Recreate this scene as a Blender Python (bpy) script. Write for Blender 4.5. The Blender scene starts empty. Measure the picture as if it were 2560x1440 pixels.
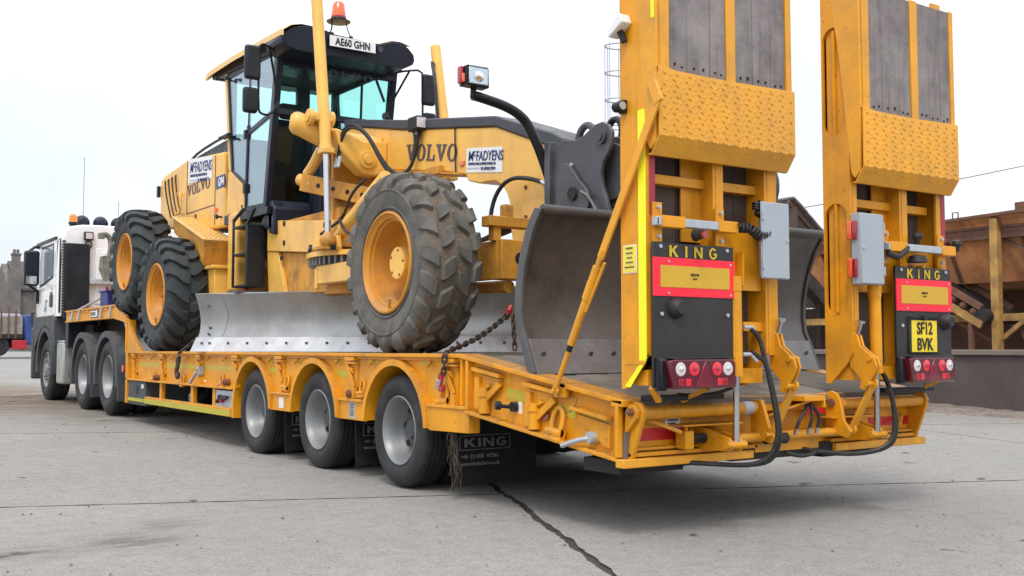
import bpy, bmesh, math, random
from mathutils import Vector, Matrix, noise
R = math.radians
S = bpy.context.scene
COL = S.collection
rng = random.Random(7)

# ------------------------------------------------------------------ camera
cd = bpy.data.cameras.new('camera'); cam = bpy.data.objects.new('camera', cd); COL.objects.link(cam)
S.camera = cam
cd.sensor_width = 36.0; cd.lens = 36.0*2636/2560; cd.clip_start = .05; cd.clip_end = 5000
cam.location = (-3.539, -4.195, .988)
cam.rotation_euler = (math.pi/2 + .057, 0, -.601)
cd.dof.use_dof = False

# ------------------------------------------------------------------ sky, sun, exposure
W = bpy.data.worlds.new('World'); S.world = W; W.use_nodes = True
nt = W.node_tree; nt.nodes.clear()
def N(t, tree=None, **k):
    n = (tree or nt).nodes.new(t)
    for a, b in k.items(): setattr(n, a, b)
    return n
out = N('ShaderNodeOutputWorld')
SUN_EL, SUN_ROT = R(56), R(222)
sky = N('ShaderNodeTexSky', sky_type='NISHITA', sun_disc=False, sun_elevation=SUN_EL, sun_rotation=SUN_ROT,
        air_density=1.0, dust_density=4.0, ozone_density=1.0)
bg1 = N('ShaderNodeBackground'); bg1.inputs[1].default_value = .05
nt.links.new(sky.outputs[0], bg1.inputs[0])
# the overcast: a cloud layer brighter overhead, with soft unevenness
tc = N('ShaderNodeTexCoord'); sp = N('ShaderNodeSeparateXYZ'); nt.links.new(tc.outputs['Generated'], sp.inputs[0])
mr = N('ShaderNodeMapRange'); nt.links.new(sp.outputs['Z'], mr.inputs[0])
mr.inputs[1].default_value = 0.0; mr.inputs[2].default_value = 1.0; mr.inputs[3].default_value = .93; mr.inputs[4].default_value = 1.6
nz = N('ShaderNodeTexNoise'); nz.inputs['Scale'].default_value = 2.1; nz.inputs['Detail'].default_value = 6; nz.inputs['Distortion'].default_value = .4
nt.links.new(tc.outputs['Generated'], nz.inputs['Vector'])
cr = N('ShaderNodeValToRGB'); nt.links.new(nz.outputs[0], cr.inputs[0])
cr.color_ramp.elements[0].position = .34; cr.color_ramp.elements[0].color = (.74, .79, .89, 1)
cr.color_ramp.elements[1].position = .57; cr.color_ramp.elements[1].color = (1.0, 1.0, 1.02, 1)
bg2 = N('ShaderNodeBackground'); nt.links.new(cr.outputs[0], bg2.inputs[0]); nt.links.new(mr.outputs[0], bg2.inputs[1])
ad = N('ShaderNodeAddShader'); nt.links.new(bg1.outputs[0], ad.inputs[0]); nt.links.new(bg2.outputs[0], ad.inputs[1])
nt.links.new(ad.outputs[0], out.inputs[0])
sd = bpy.data.lights.new('sun', 'SUN'); sd.energy = 1.5; sd.angle = R(14); sd.color = (1, .96, .9)
sun = bpy.data.objects.new('sun', sd); COL.objects.link(sun)
# SUN_ROT is the azimuth clockwise from +y, as the sky texture counts it
sdir = Vector((math.sin(SUN_ROT)*math.cos(SUN_EL), math.cos(SUN_ROT)*math.cos(SUN_EL), math.sin(SUN_EL)))
sun.rotation_euler = (-sdir).to_track_quat('-Z', 'Y').to_euler()
S.view_settings.view_transform = 'Standard'; S.view_settings.look = 'None'
S.view_settings.exposure = 0.0; S.view_settings.gamma = 1; S.view_settings.use_curve_mapping = False
S.cycles.max_bounces = 6; S.cycles.transparent_max_bounces = 12

# ------------------------------------------------------------------ materials
def mat(name, col, rough=.5, metal=0.0, var=.10, scale=3.0, bump=0.0, bscale=60, dirt=None, dust=None, streak=None, spec=.5, coat=0.0, chips=None):
    """col linear; dirt=(colour, amount 0..1, scale); dust=(colour, amount) settles on faces that look up; chips=(colour, amount)"""
    m = bpy.data.materials.new(name); m.use_nodes = True
    t = m.node_tree; b = t.nodes['Principled BSDF']; L = t.links.new
    g = N('ShaderNodeNewGeometry', t)
    n1 = N('ShaderNodeTexNoise', t); n1.inputs['Scale'].default_value = scale; n1.inputs['Detail'].default_value = 6; n1.inputs['Roughness'].default_value = .62
    L(g.outputs['Position'], n1.inputs['Vector'])
    r1 = N('ShaderNodeMapRange', t); L(n1.outputs[0], r1.inputs[0])
    r1.inputs[1].default_value = .3; r1.inputs[2].default_value = .7; r1.inputs[3].default_value = 1-var; r1.inputs[4].default_value = 1+var
    mx = N('ShaderNodeMix', t, data_type='RGBA', blend_type='MULTIPLY'); mx.inputs[0].default_value = 1
    mx.inputs[6].default_value = (*col, 1); L(r1.outputs[0], mx.inputs[7])
    cur = mx.outputs[2]
    rr = N('ShaderNodeMapRange', t); L(n1.outputs[0], rr.inputs[0])
    rr.inputs[1].default_value = .3; rr.inputs[2].default_value = .7; rr.inputs[3].default_value = max(.03, rough-.12); rr.inputs[4].default_value = min(1, rough+.12)
    def over(cur, fac, c2):
        k = N('ShaderNodeMix', t, data_type='RGBA'); L(fac, k.inputs[0]); L(cur, k.inputs[6]); k.inputs[7].default_value = (*c2, 1)
        return k.outputs[2]
    def mask(vec, sc, lo, hi, amt, det=7):
        q = N('ShaderNodeTexNoise', t); q.inputs['Scale'].default_value = sc; q.inputs['Detail'].default_value = det; q.inputs['Roughness'].default_value = .68
        L(vec, q.inputs['Vector'])
        z = N('ShaderNodeMapRange', t); L(q.outputs[0], z.inputs[0]); z.inputs[1].default_value = lo; z.inputs[2].default_value = hi
        z.inputs[3].default_value = 0; z.inputs[4].default_value = amt
        return z.outputs[0]
    if streak:                                       # (colour, amount, scale) runs down the face
        mp = N('ShaderNodeMapping', t); mp.inputs['Scale'].default_value = (streak[2], streak[2], streak[2]*.12); L(g.outputs['Position'], mp.inputs[0])
        cur = over(cur, mask(mp.outputs[0], 1.0, .5, .72, streak[1]), streak[0])
    if dirt: cur = over(cur, mask(g.outputs['Position'], dirt[2], .47, .70, dirt[1]), dirt[0])
    if dust:
        s3 = N('ShaderNodeSeparateXYZ', t); L(g.outputs['Normal'], s3.inputs[0])
        z = N('ShaderNodeMapRange', t); L(s3.outputs['Z'], z.inputs[0]); z.inputs[1].default_value = .3; z.inputs[2].default_value = .9
        z.inputs[3].default_value = 0; z.inputs[4].default_value = dust[1]
        mm = N('ShaderNodeMath', t, operation='MULTIPLY'); L(z.outputs[0], mm.inputs[0]); L(mask(g.outputs['Position'], 9, .35, .6, 1.0), mm.inputs[1])
        cur = over(cur, mm.outputs[0], dust[0])
    if chips: cur = over(cur, mask(g.outputs['Position'], 26, .66, .69, chips[1], 4), chips[0])
    L(cur, b.inputs['Base Color']); L(rr.outputs[0], b.inputs['Roughness'])
    b.inputs['Metallic'].default_value = metal; b.inputs['Specular IOR Level'].default_value = spec
    if coat: b.inputs['Coat Weight'].default_value = coat; b.inputs['Coat Roughness'].default_value = .12
    if bump:
        q = N('ShaderNodeTexNoise', t); q.inputs['Scale'].default_value = bscale; q.inputs['Detail'].default_value = 4; L(g.outputs['Position'], q.inputs['Vector'])
        bp_ = N('ShaderNodeBump', t); bp_.inputs['Strength'].default_value = bump; bp_.inputs['Distance'].default_value = .01
        L(q.outputs[0], bp_.inputs['Height']); L(bp_.outputs[0], b.inputs['Normal'])
    return m
BR = (.17, .12, .075)
TY = mat('trailer_yellow', (.74, .312, .008), .42, var=.11, scale=2.2, dirt=((.30, .145, .03), .5, 3.6), dust=(BR, .6), streak=((.30, .15, .035), .45, 8), coat=.06, bump=.03, bscale=12, chips=((.16, .075, .03), .85), spec=.35)
TREAD = mat('tread_yellow', (.72, .36, .045), .42, var=.2, scale=9, dirt=((.36, .27, .17), .65, 7), dust=(BR, .3), chips=((.30, .22, .14), .8))
TYF = mat('flap_yellow', (.74, .335, .018), .5, var=.12, scale=2.6, dirt=((.36, .19, .05), .5, 4), dust=(BR, .3), chips=((.24, .13, .05), .8))
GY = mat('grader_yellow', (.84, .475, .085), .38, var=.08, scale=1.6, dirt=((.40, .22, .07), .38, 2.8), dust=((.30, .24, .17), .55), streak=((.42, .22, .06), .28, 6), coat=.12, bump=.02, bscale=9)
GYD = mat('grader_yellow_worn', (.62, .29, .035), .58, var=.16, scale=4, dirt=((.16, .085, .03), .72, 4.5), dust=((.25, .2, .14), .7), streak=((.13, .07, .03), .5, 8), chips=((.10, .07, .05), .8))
RIMY = mat('rim_yellow', (.60, .25, .018), .5, var=.14, scale=5, dirt=((.30, .17, .07), .6, 5), streak=((.25, .13, .05), .4, 6), dust=((.27, .21, .14), .6), chips=((.2, .13, .07), .7))
CREAM = mat('roof_yellow', (.82, .52, .17), .4, var=.05, dust=((.5, .42, .3), .5))
BLK = mat('black_paint', (.012, .015, .020), .42, var=.25, dirt=((.045, .043, .042), .3, 5), dust=((.12, .11, .10), .5), spec=.3)
CABK = mat('cab_black', (.010, .014, .028), .38, var=.15, dust=((.08, .08, .085), .4), spec=.35)
GREYC = mat('dark_grey_cover', (.040, .046, .060), .5, var=.14, scale=5, dust=((.18, .17, .15), .5))
DARK = mat('underbody', (.012, .012, .013), .75, var=.3, dirt=((.05, .04, .03), .5, 6))
RUB = mat('hose_rubber', (.014, .014, .015), .55, var=.3, dirt=((.08, .07, .06), .3, 20))
RUBF = mat('flap_rubber', (.009, .009, .011), .62, var=.3, dirt=((.032, .03, .028), .5, 9), bump=.08, spec=.3)
TYRE_R = mat('road_tyre_rubber', (.015, .016, .019), .70, var=.25, scale=7, dirt=((.065, .06, .055), .45, 6), bump=.15, bscale=90)
TYRE_G = mat('grader_tyre_rubber', (.042, .050, .055), .76, var=.22, scale=6, dirt=((.10, .098, .09), .55, 5), bump=.35, bscale=70, spec=.3)
TYRE_M = mat('tyre_mud', (.165, .135, .105), .92, var=.3, scale=9, dirt=((.10, .088, .075), .7, 8), bump=.6, bscale=45, spec=.2)
TYRE_F = mat('dusty_tyre_rubber', (.120, .117, .108), .86, var=.28, scale=7, dirt=((.20, .18, .148), .75, 6), streak=((.07, .066, .062), .5, 4), bump=.5, bscale=60, spec=.25)
SIL = mat('wheel_silver', (.25, .265, .275), .50, .45, var=.2, scale=6, dirt=((.20, .19, .17), .55, 6))
STEEL = mat('blade_steel', (.36, .37, .375), .36, .65, var=.16, scale=2.5, dirt=((.20, .18, .15), .45, 2.2), streak=((.25, .23, .2), .35, 4), bump=.04, bscale=40)
EDGE = mat('cutting_edge_steel', (.55, .56, .58), .36, .5, var=.14, scale=4, dirt=((.3, .28, .25), .5, 5), bump=.05, bscale=50)
BLADE = mat('scuffed_blade', (.125, .118, .116), .38, .5, var=.3, scale=3, dirt=((.026, .020, .019), .75, 1.8), streak=((.16, .15, .145), .45, 4), bump=.08, bscale=30, chips=((.3, .29, .28), .5))
BLADED = mat('blade_backing', (.085, .087, .092), .5, .2, var=.22, scale=5, dirt=((.14, .13, .12), .5, 6), bump=.08, bscale=40)
WORN = mat('worn_edge_steel', (.20, .20, .205), .46, .5, var=.22, scale=5, dirt=((.12, .10, .085), .6, 4), bump=.1, bscale=40)
LINK = mat('linkage_grey', (.060, .064, .075), .46, var=.2, scale=5, dirt=((.11, .10, .10), .5, 5), dust=((.2, .19, .17), .6))
CHROME = mat('cylinder_rod', (.55, .56, .58), .2, 1.0, var=.1)
GALV = mat('galvanised', (.46, .50, .54), .45, .35, var=.10, scale=9, dirt=((.3, .32, .34), .4, 5))
BOX = mat('silver_box', (.36, .40, .45), .5, .1, var=.05, scale=5, bump=.04, bscale=120)
WOODD = mat('ramp_timber', (.19, .165, .162), .8, var=.35, scale=6, dirt=((.34, .31, .30), .65, 2.2), streak=((.08, .066, .063), .7, 22), bump=.3, bscale=40)
WOODI = mat('ramp_timber_dark', (.080, .054, .044), .8, var=.3, scale=6, streak=((.03, .02, .016), .6, 14), bump=.3, bscale=40)
DECKW = mat('deck_timber', (.17, .15, .125), .85, var=.25, scale=4, dirt=((.30, .28, .25), .55, 3), dust=((.10, .08, .06), .4), bump=.3, bscale=40)
LIME = mat('reflective_lime', (.50, .385, .025), .4, var=.08, dirt=((.55, .28, .02), .5, 6))
LIMEG = mat('reflective_guard', (.46, .42, .03), .4, var=.08, dirt=((.45, .3, .03), .35, 6))
LIMEB = mat('reflective_bright', (.86, .86, .01), .35, var=.04)
REDR = mat('reflector_red', (.50, .012, .018), .35, var=.08)
MAROON = mat('reflector_maroon', (.30, .018, .035), .4, var=.1)
REDM = mat('marker_red', (.92, .012, .04), .42, var=.03)
OCHRE = mat('marker_ochre', (.60, .36, .02), .45, var=.05)
KINGY = mat('gold_letter', (.60, .40, .012), .5, var=.06)
BOARD = mat('black_board', (.020, .018, .018), .5, var=.15, bump=.1, bscale=200, dirt=((.045, .04, .038), .4, 5))
WHITE = mat('white_plate', (.78, .79, .80), .4, var=.03, dirt=((.6, .58, .54), .4, 8))
WHITET = mat('truck_white', (.82, .83, .84), .28, var=.03, coat=.4, dirt=((.62, .6, .55), .3, 2))
PLY = mat('plate_yellow', (.82, .62, .02), .4, var=.04)
TXT = mat('lettering_black', (.010, .010, .014), .5, var=.05)
SIGNP = mat('sign_print', (.16, .13, .04), .5)
TXTB = mat('lettering_blue', (.020, .045, .16), .5, var=.08)
TXTV = mat('lettering_bluegrey', (.075, .065, .085), .5, var=.15)
TXTG = mat('lettering_grey', (.17, .17, .17), .6, var=.25, dirt=((.05, .05, .05), .6, 25))
PLG = mat('grey_plastic', (.050, .057, .066), .62, var=.12, dirt=((.12, .115, .11), .45, 4), dust=((.2, .19, .17), .5))
TANK = mat('tank_grey', (.40, .43, .40), .42, .4, var=.1, dirt=((.22, .21, .18), .5, 4))
RUST = mat('rust', (.56, .235, .095), .85, var=.4, scale=2.5, dirt=((.62, .34, .17), .7, 1.6), streak=((.10, .05, .035), .7, 2.5), bump=.25, bscale=14)
RUSTD = mat('rust_dark', (.13, .065, .045), .88, var=.4, scale=3, dirt=((.25, .10, .045), .6, 2), bump=.25, bscale=16)
OLDY = mat('faded_yellow', (.42, .25, .07), .75, var=.3, scale=4, dirt=((.16, .075, .04), .85, 3), streak=((.12, .06, .035), .7, 4))
RED = mat('red_paint', (.42, .012, .025), .45, var=.2)
BROWN = mat('rusty_pin', (.17, .075, .045), .75, var=.3)
CHAIN = mat('chain_steel', (.075, .062, .055), .55, .6, var=.4, scale=30, dirt=((.15, .09, .05), .6, 20))
BLUEP = mat('blue_plastic', (.02, .03, .22), .45, var=.1)
STRAW = mat('straw', (.13, .11, .075), .9, var=.3)

def glass(name, tint, refl=.12, rough=.02, ior=1.45):
    m = bpy.data.materials.new(name); m.use_nodes = True; t = m.node_tree; t.nodes.clear()
    o = N('ShaderNodeOutputMaterial', t); a = N('ShaderNodeBsdfTransparent', t); a.inputs[0].default_value = (*tint, 1)
    g = N('ShaderNodeBsdfGlossy', t); g.inputs['Roughness'].default_value = rough; g.inputs[0].default_value = (.86, .95, 1, 1)
    lw = N('ShaderNodeLayerWeight', t); lw.inputs[0].default_value = .5; f = N('ShaderNodeMath', t, operation='POWER'); f.inputs[1].default_value = 5; t.links.new(lw.outputs['Facing'], f.inputs[0])
    k = N('ShaderNodeMath', t, operation='ADD', use_clamp=True); k.inputs[1].default_value = refl; t.links.new(f.outputs[0], k.inputs[0])
    x = N('ShaderNodeMixShader', t); t.links.new(k.outputs[0], x.inputs[0]); t.links.new(a.outputs[0], x.inputs[1]); t.links.new(g.outputs[0], x.inputs[2])
    t.links.new(x.outputs[0], o.inputs[0]); return m
GLS = glass('tinted_glass', (.80, .985, .955), .02, .02, 1.22)
GLSD = glass('door_glass', (.86, .955, .965), .20)
GLSL = glass('lower_glass', (.72, .80, .84), .02, .02, 1.2)
GLST = glass('truck_glass', (.45, .55, .58), .25)
def lens(name, col, rough=.12):
    m = bpy.data.materials.new(name); m.use_nodes = True; b = m.node_tree.nodes['Principled BSDF']
    b.inputs['Base Color'].default_value = (*col, 1); b.inputs['Roughness'].default_value = rough
    b.inputs['Coat Weight'].default_value = .8; b.inputs['Coat Roughness'].default_value = .04
    return m
LRED = lens('lens_red', (.34, .004, .02)); LREDB = lens('lens_bright_red', (.75, .008, .03)); LDRED = lens('lens_dark_red', (.095, .002, .014))
LCLR = lens('lens_clear', (.62, .56, .56)); LAMB = lens('lens_amber', (.85, .22, .01)); LORG = lens('lens_orange', (.75, .12, .02)); LBRN = lens('lens_brown', (.25, .07, .02))
LTRI = lens('lens_triangle', (.17, .003, .02))
MIRR = mat('lamp_reflector', (.8, .82, .85), .12, 1.0, var=.1, scale=40)

# ------------------------------------------------------------------ mesh helpers
class MB:
    def __init__(s): s.v = []; s.f = []; s.mi = []; s.cur = 0
    def add(s, vs, fs):
        o = len(s.v); s.v += [tuple(p) for p in vs]
        for f in fs: s.f.append([i+o for i in f]); s.mi.append(s.cur)
        return s
    def mt(s, i): s.cur = i; return s
    def box(s, x0, x1, y0, y1, z0, z1):
        vs = [(x, y, z) for x in (x0, x1) for y in (y0, y1) for z in (z0, z1)]
        return s.add(vs, [(0,1,3,2),(4,6,7,5),(0,4,5,1),(2,3,7,6),(0,2,6,4),(1,5,7,3)])
    def prism(s, poly, ax, a, b):
        n = len(poly)
        def P(u, w, t): return (t, u, w) if ax == 'x' else (u, t, w) if ax == 'y' else (u, w, t)
        vs = [P(u, w, a) for u, w in poly]+[P(u, w, b) for u, w in poly]
        fs = [list(range(n))[::-1], list(range(n, 2*n))]+[(i, (i+1) % n, (i+1) % n+n, i+n) for i in range(n)]
        return s.add(vs, fs)
    def hexa(s, a, b):        # two quads joined
        return s.add(list(a)+list(b), [(3,2,1,0),(4,5,6,7)]+[(i,(i+1)%4,(i+1)%4+4,i+4) for i in range(4)])
    def bar(s, p0, p1, w, h, up=(0,0,1), w1=None, h1=None):
        p0, p1 = Vector(p0), Vector(p1); d = (p1-p0).normalized(); up = Vector(up)
        if abs(d.dot(up)) > .98: up = Vector((0,1,0)) if abs(d.y) < .9 else Vector((1,0,0))
        sx = d.cross(up).normalized(); uz = sx.cross(d)
        q = lambda p, w, h: [p+sx*w/2*i+uz*h/2*j for i, j in ((-1,-1),(1,-1),(1,1),(-1,1))]
        return s.hexa(q(p0, w, h), q(p1, w1 or w, h1 or h))
    def frame(s, d):
        d = Vector(d).normalized(); a = Vector((0,0,1)) if abs(d.z) < .9 else Vector((0,1,0))
        x = d.cross(a).normalized(); return x, x.cross(d)
    def cyl(s, p0, p1, r, n=16, r2=None, caps=True):
        p0, p1 = Vector(p0), Vector(p1); x, y = s.frame(p1-p0); r2 = r if r2 is None else r2
        vs = [p0+(x*math.cos(2*math.pi*i/n)+y*math.sin(2*math.pi*i/n))*r for i in range(n)]+[p1+(x*math.cos(2*math.pi*i/n)+y*math.sin(2*math.pi*i/n))*r2 for i in range(n)]
        fs = [(i, (i+1) % n, (i+1) % n+n, i+n) for i in range(n)]
        if caps: fs += [list(range(n))[::-1], list(range(n, 2*n))]
        return s.add(vs, fs)
    def tube(s, pts, r, n=8, closed=False, smooth=0):
        pts = [Vector(p) for p in pts]
        for _ in range(smooth):
            q = [] if closed else [pts[0]]
            m = len(pts)
            for i in range(m if closed else m-1):
                a, b = pts[i], pts[(i+1) % m]; q += [a*.75+b*.25, a*.25+b*.75]
            if not closed: q.append(pts[-1])
            pts = q
        m = len(pts); vs = []; px = None
        for i, p in enumerate(pts):
            d = (pts[(i+1) % m]-pts[i-1]) if closed else (pts[min(i+1, m-1)]-pts[max(i-1, 0)])
            d.normalize()
            if px is None: px, _ = s.frame(d)
            px = (px-d*px.dot(d)).normalized(); py = d.cross(px)
            rr = r(i/(m-1)) if callable(r) else r
            vs += [p+(px*math.cos(2*math.pi*k/n)+py*math.sin(2*math.pi*k/n))*rr for k in range(n)]
        fs = [(i*n+k, i*n+(k+1) % n, ((i+1) % m)*n+(k+1) % n, ((i+1) % m)*n+k) for i in range(m if closed else m-1) for k in range(n)]
        if not closed: fs += [list(range(n))[::-1], list(range((m-1)*n, m*n))]
        return s.add(vs, fs)
    def lathe(s, prof, c=(0,0,0), ax='x', n=48, closed=False):
        c = Vector(c); m = len(prof); vs = []
        for a, r in prof:
            for k in range(n):
                u, w = r*math.cos(2*math.pi*k/n), r*math.sin(2*math.pi*k/n)
                vs.append(c+Vector((a, u, w) if ax == 'x' else (u, a, w) if ax == 'y' else (u, w, a)))
        fs = [(i*n+k, i*n+(k+1) % n, ((i+1) % m)*n+(k+1) % n, ((i+1) % m)*n+k) for i in range(m if closed else m-1) for k in range(n)]
        return s.add(vs, fs)
    def disc(s, c, r, ax='x', n=24):
        c = Vector(c); vs = []
        for k in range(n):
            u, w = r*math.cos(2*math.pi*k/n), r*math.sin(2*math.pi*k/n)
            vs.append(c+Vector((0, u, w) if ax == 'x' else (u, 0, w) if ax == 'y' else (u, w, 0)))
        return s.add(vs, [list(range(n))])
    def sheet(s, rows):      # grid of points
        n = len(rows[0]); m = len(rows)
        return s.add([p for r in rows for p in r], [(i*n+k, i*n+k+1, (i+1)*n+k+1, (i+1)*n+k) for i in range(m-1) for k in range(n-1)])
    def mesh(s, name, angle=32):
        me = bpy.data.meshes.new(name); me.from_pydata(s.v, [], s.f)
        if max(s.mi, default=0): me.polygons.foreach_set('material_index', s.mi)
        bm = bmesh.new(); bm.from_mesh(me); bmesh.ops.recalc_face_normals(bm, faces=bm.faces); bm.to_mesh(me); bm.free()
        me.polygons.foreach_set('use_smooth', [True]*len(me.polygons)); me.set_sharp_from_angle(angle=R(angle)); me.update()
        return me
WLOC = {}
def setp(o, parent, local=False):
    if parent:
        o.parent = parent
        if not local and parent.name in WLOC: o.matrix_parent_inverse = Matrix.Translation(-WLOC[parent.name])
AUTO = {'door_stop', 'control_lever', 'edge_bolt', 'end_bolt', 'bolt', 'screw_head', 'vent_hole', 'bar_sleeve', 'front_post', 'rear_post', 'ball_joint_cap', 'trunnion_cap', 'cage_bar', 'ladder_rail', 'hinge_bolt', 'wheel_nut', 'hydraulic_hose', 'rear_bumper', 'wiper'}
def islands(s):
    p = list(range(len(s.v)))
    def find(a):
        while p[a] != a: p[a] = p[p[a]]; a = p[a]
        return a
    for f in s.f:
        for i in f[1:]: p[find(i)] = find(f[0])
    g = {}
    for f in s.f: g.setdefault(find(f[0]), []).append(f)
    out_ = []
    for fs in g.values():
        ids = sorted({i for f in fs for i in f}); k = {i: n for n, i in enumerate(ids)}
        b = MB(); b.add([s.v[i] for i in ids], [[k[i] for i in f] for f in fs]); out_.append(b)
    return out_
def build(s, name, m, parent=None, bevel=0, local=False, loc=None, angle=32, seg=2, solid=0):
    if name in AUTO and isinstance(s, MB):
        isl = islands(s)
        if len(isl) > 1: return [build(q, name, m, parent, bevel, local, loc, angle, seg, solid) for q in isl][0]
    me = s if isinstance(s, bpy.types.Mesh) else s.mesh(name, angle)
    if not me.materials:
        for q in (m if isinstance(m, (list, tuple)) else [m]): me.materials.append(q)
    o = bpy.data.objects.new(name, me); COL.objects.link(o); setp(o, parent, local)
    if loc: o.location = loc
    if solid:
        k = o.modifiers.new('solid', 'SOLIDIFY'); k.thickness = solid; k.offset = 0
        k = o.modifiers.new('split', 'EDGE_SPLIT'); k.split_angle = R(50)
    if bevel:
        k = o.modifiers.new('bevel', 'BEVEL'); k.width = bevel; k.segments = seg; k.limit_method = 'ANGLE'; k.angle_limit = R(35)
    return o
def tag(o, label=None, cat=None, group=None, kind=None):
    for k, v in (('label', label), ('category', cat), ('group', group), ('kind', kind)):
        if v: o[k] = v
    return o
def thing(name, loc, label, cat, group=None):
    o = bpy.data.objects.new(name, None); COL.objects.link(o); o.location = loc; o.empty_display_size = .2
    WLOC[o.name] = Vector(loc); return tag(o, label, cat, group)
def dup(o, parent, mtx=None, loc=None, kids=True, rot=None):
    c = o.copy(); COL.objects.link(c)
    c.parent = parent
    if parent and parent.name in WLOC: c.matrix_parent_inverse = Matrix.Translation(-WLOC[parent.name])
    if mtx is not None: c.matrix_basis = mtx
    if loc is not None: c.location = loc
    if rot is not None: c.rotation_euler = rot
    if kids:
        for ch in o.children:
            d = ch.copy(); COL.objects.link(d); d.parent = c
    return c
def text(body, m, parent, origin, right, up, h, sx=1.0, bold=0.0, align='LEFT', name='lettering', ext=.0015, space=1.0, local=False):
    cu = bpy.data.curves.new(name, 'FONT'); cu.body = body; cu.size = h/.70; cu.extrude = ext; cu.offset = bold; cu.align_x = align; cu.space_character = space
    cu.resolution_u = 3; cu.materials.append(m)
    o = bpy.data.objects.new(name, cu); COL.objects.link(o); setp(o, parent, local)
    r = Vector(right).normalized(); u = Vector(up); u = (u-r*u.dot(r)).normalized(); n = r.cross(u)
    o.matrix_basis = Matrix(((r.x*sx, u.x, n.x, origin[0]), (r.y*sx, u.y, n.y, origin[1]), (r.z*sx, u.z, n.z, origin[2]), (0, 0, 0, 1)))
    return o
# letter outlines (unit height) for the two lettering styles cut as shapes
def ring(cx, cy, rx, ry, tx, ty, n=28, a0=0, a1=360):
    P = []
    for i in range(n+1):
        a = R(a0+(a1-a0)*i/n); P.append((cx+rx*math.cos(a), cy+ry*math.sin(a)))
    Q = []
    for i in range(n+1):
        a = R(a1-(a1-a0)*i/n); Q.append((cx+(rx-tx)*math.cos(a), cy+(ry-ty)*math.sin(a)))
    return [[P[i], P[i+1], Q[n-i-1], Q[n-i]] for i in range(n)]
SLAB = {
 'V': (1.10, [[(0,1),(.50,1),(.50,.90),(.40,.90),(.60,.34),(.76,.90),(.66,.90),(.66,1),(1.10,1),(1.10,.90),(1.0,.90),(.64,0),(.50,0),(.10,.90),(0,.90)]]),
 'O': (1.02, ring(.51,.5,.51,.53,.25,.10)),
 'L': (.92, [[(0,0),(.92,0),(.92,.38),(.80,.38),(.72,.10),(.36,.10),(.36,.90),(.50,.90),(.50,1),(0,1),(0,.90),(.12,.90),(.12,.10),(0,.10)]])}
WIDE = {
 'K': (1.25, [[(0,0),(.30,0),(.30,.34),(.44,.46),(.86,0),(1.25,0),(.66,.62),(1.18,1),(.80,1),(.30,.60),(.30,1),(0,1)]]),
 'I': (.34, [[(.02,0),(.32,0),(.30,.5),(.32,1),(.02,1),(.04,.5)]]),
 'N': (1.20, [[(0,0),(.26,0),(.26,.66),(.92,0),(1.20,0),(1.20,1),(.94,1),(.94,.36),(.30,1),(0,1)]]),
 'G': (1.15, ring(.60,.5,.58,.51,.24,.17,24,42,348)+[[(.62,.36),(1.15,.36),(1.15,.54),(.62,.54)]])}
def letters(word, font, m, parent, origin, right, up, h, sx=1.0, gap=.14, name='lettering', thick=.002):
    r = Vector(right).normalized(); u = Vector(up); u = (u-r*u.dot(r)).normalized(); n = r.cross(u); o = Vector(origin); b = MB(); x = 0
    for ch in word:
        w, polys = font[ch]
        for k, p in enumerate(polys):
            t = thick+(.0006 if k == len(polys)-1 and len(polys) > 3 else 0)
            q = [o+r*((x+a)*h*sx)+u*(c*h) for a, c in p]; z = len(q)
            b.add(q+[v+n*t for v in q], [list(range(z))[::-1], list(range(z, 2*z))]+[(i, (i+1) % z, (i+1) % z+z, i+z) for i in range(z)])
        x += w+gap
    return build(b, name, m, parent)
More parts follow.
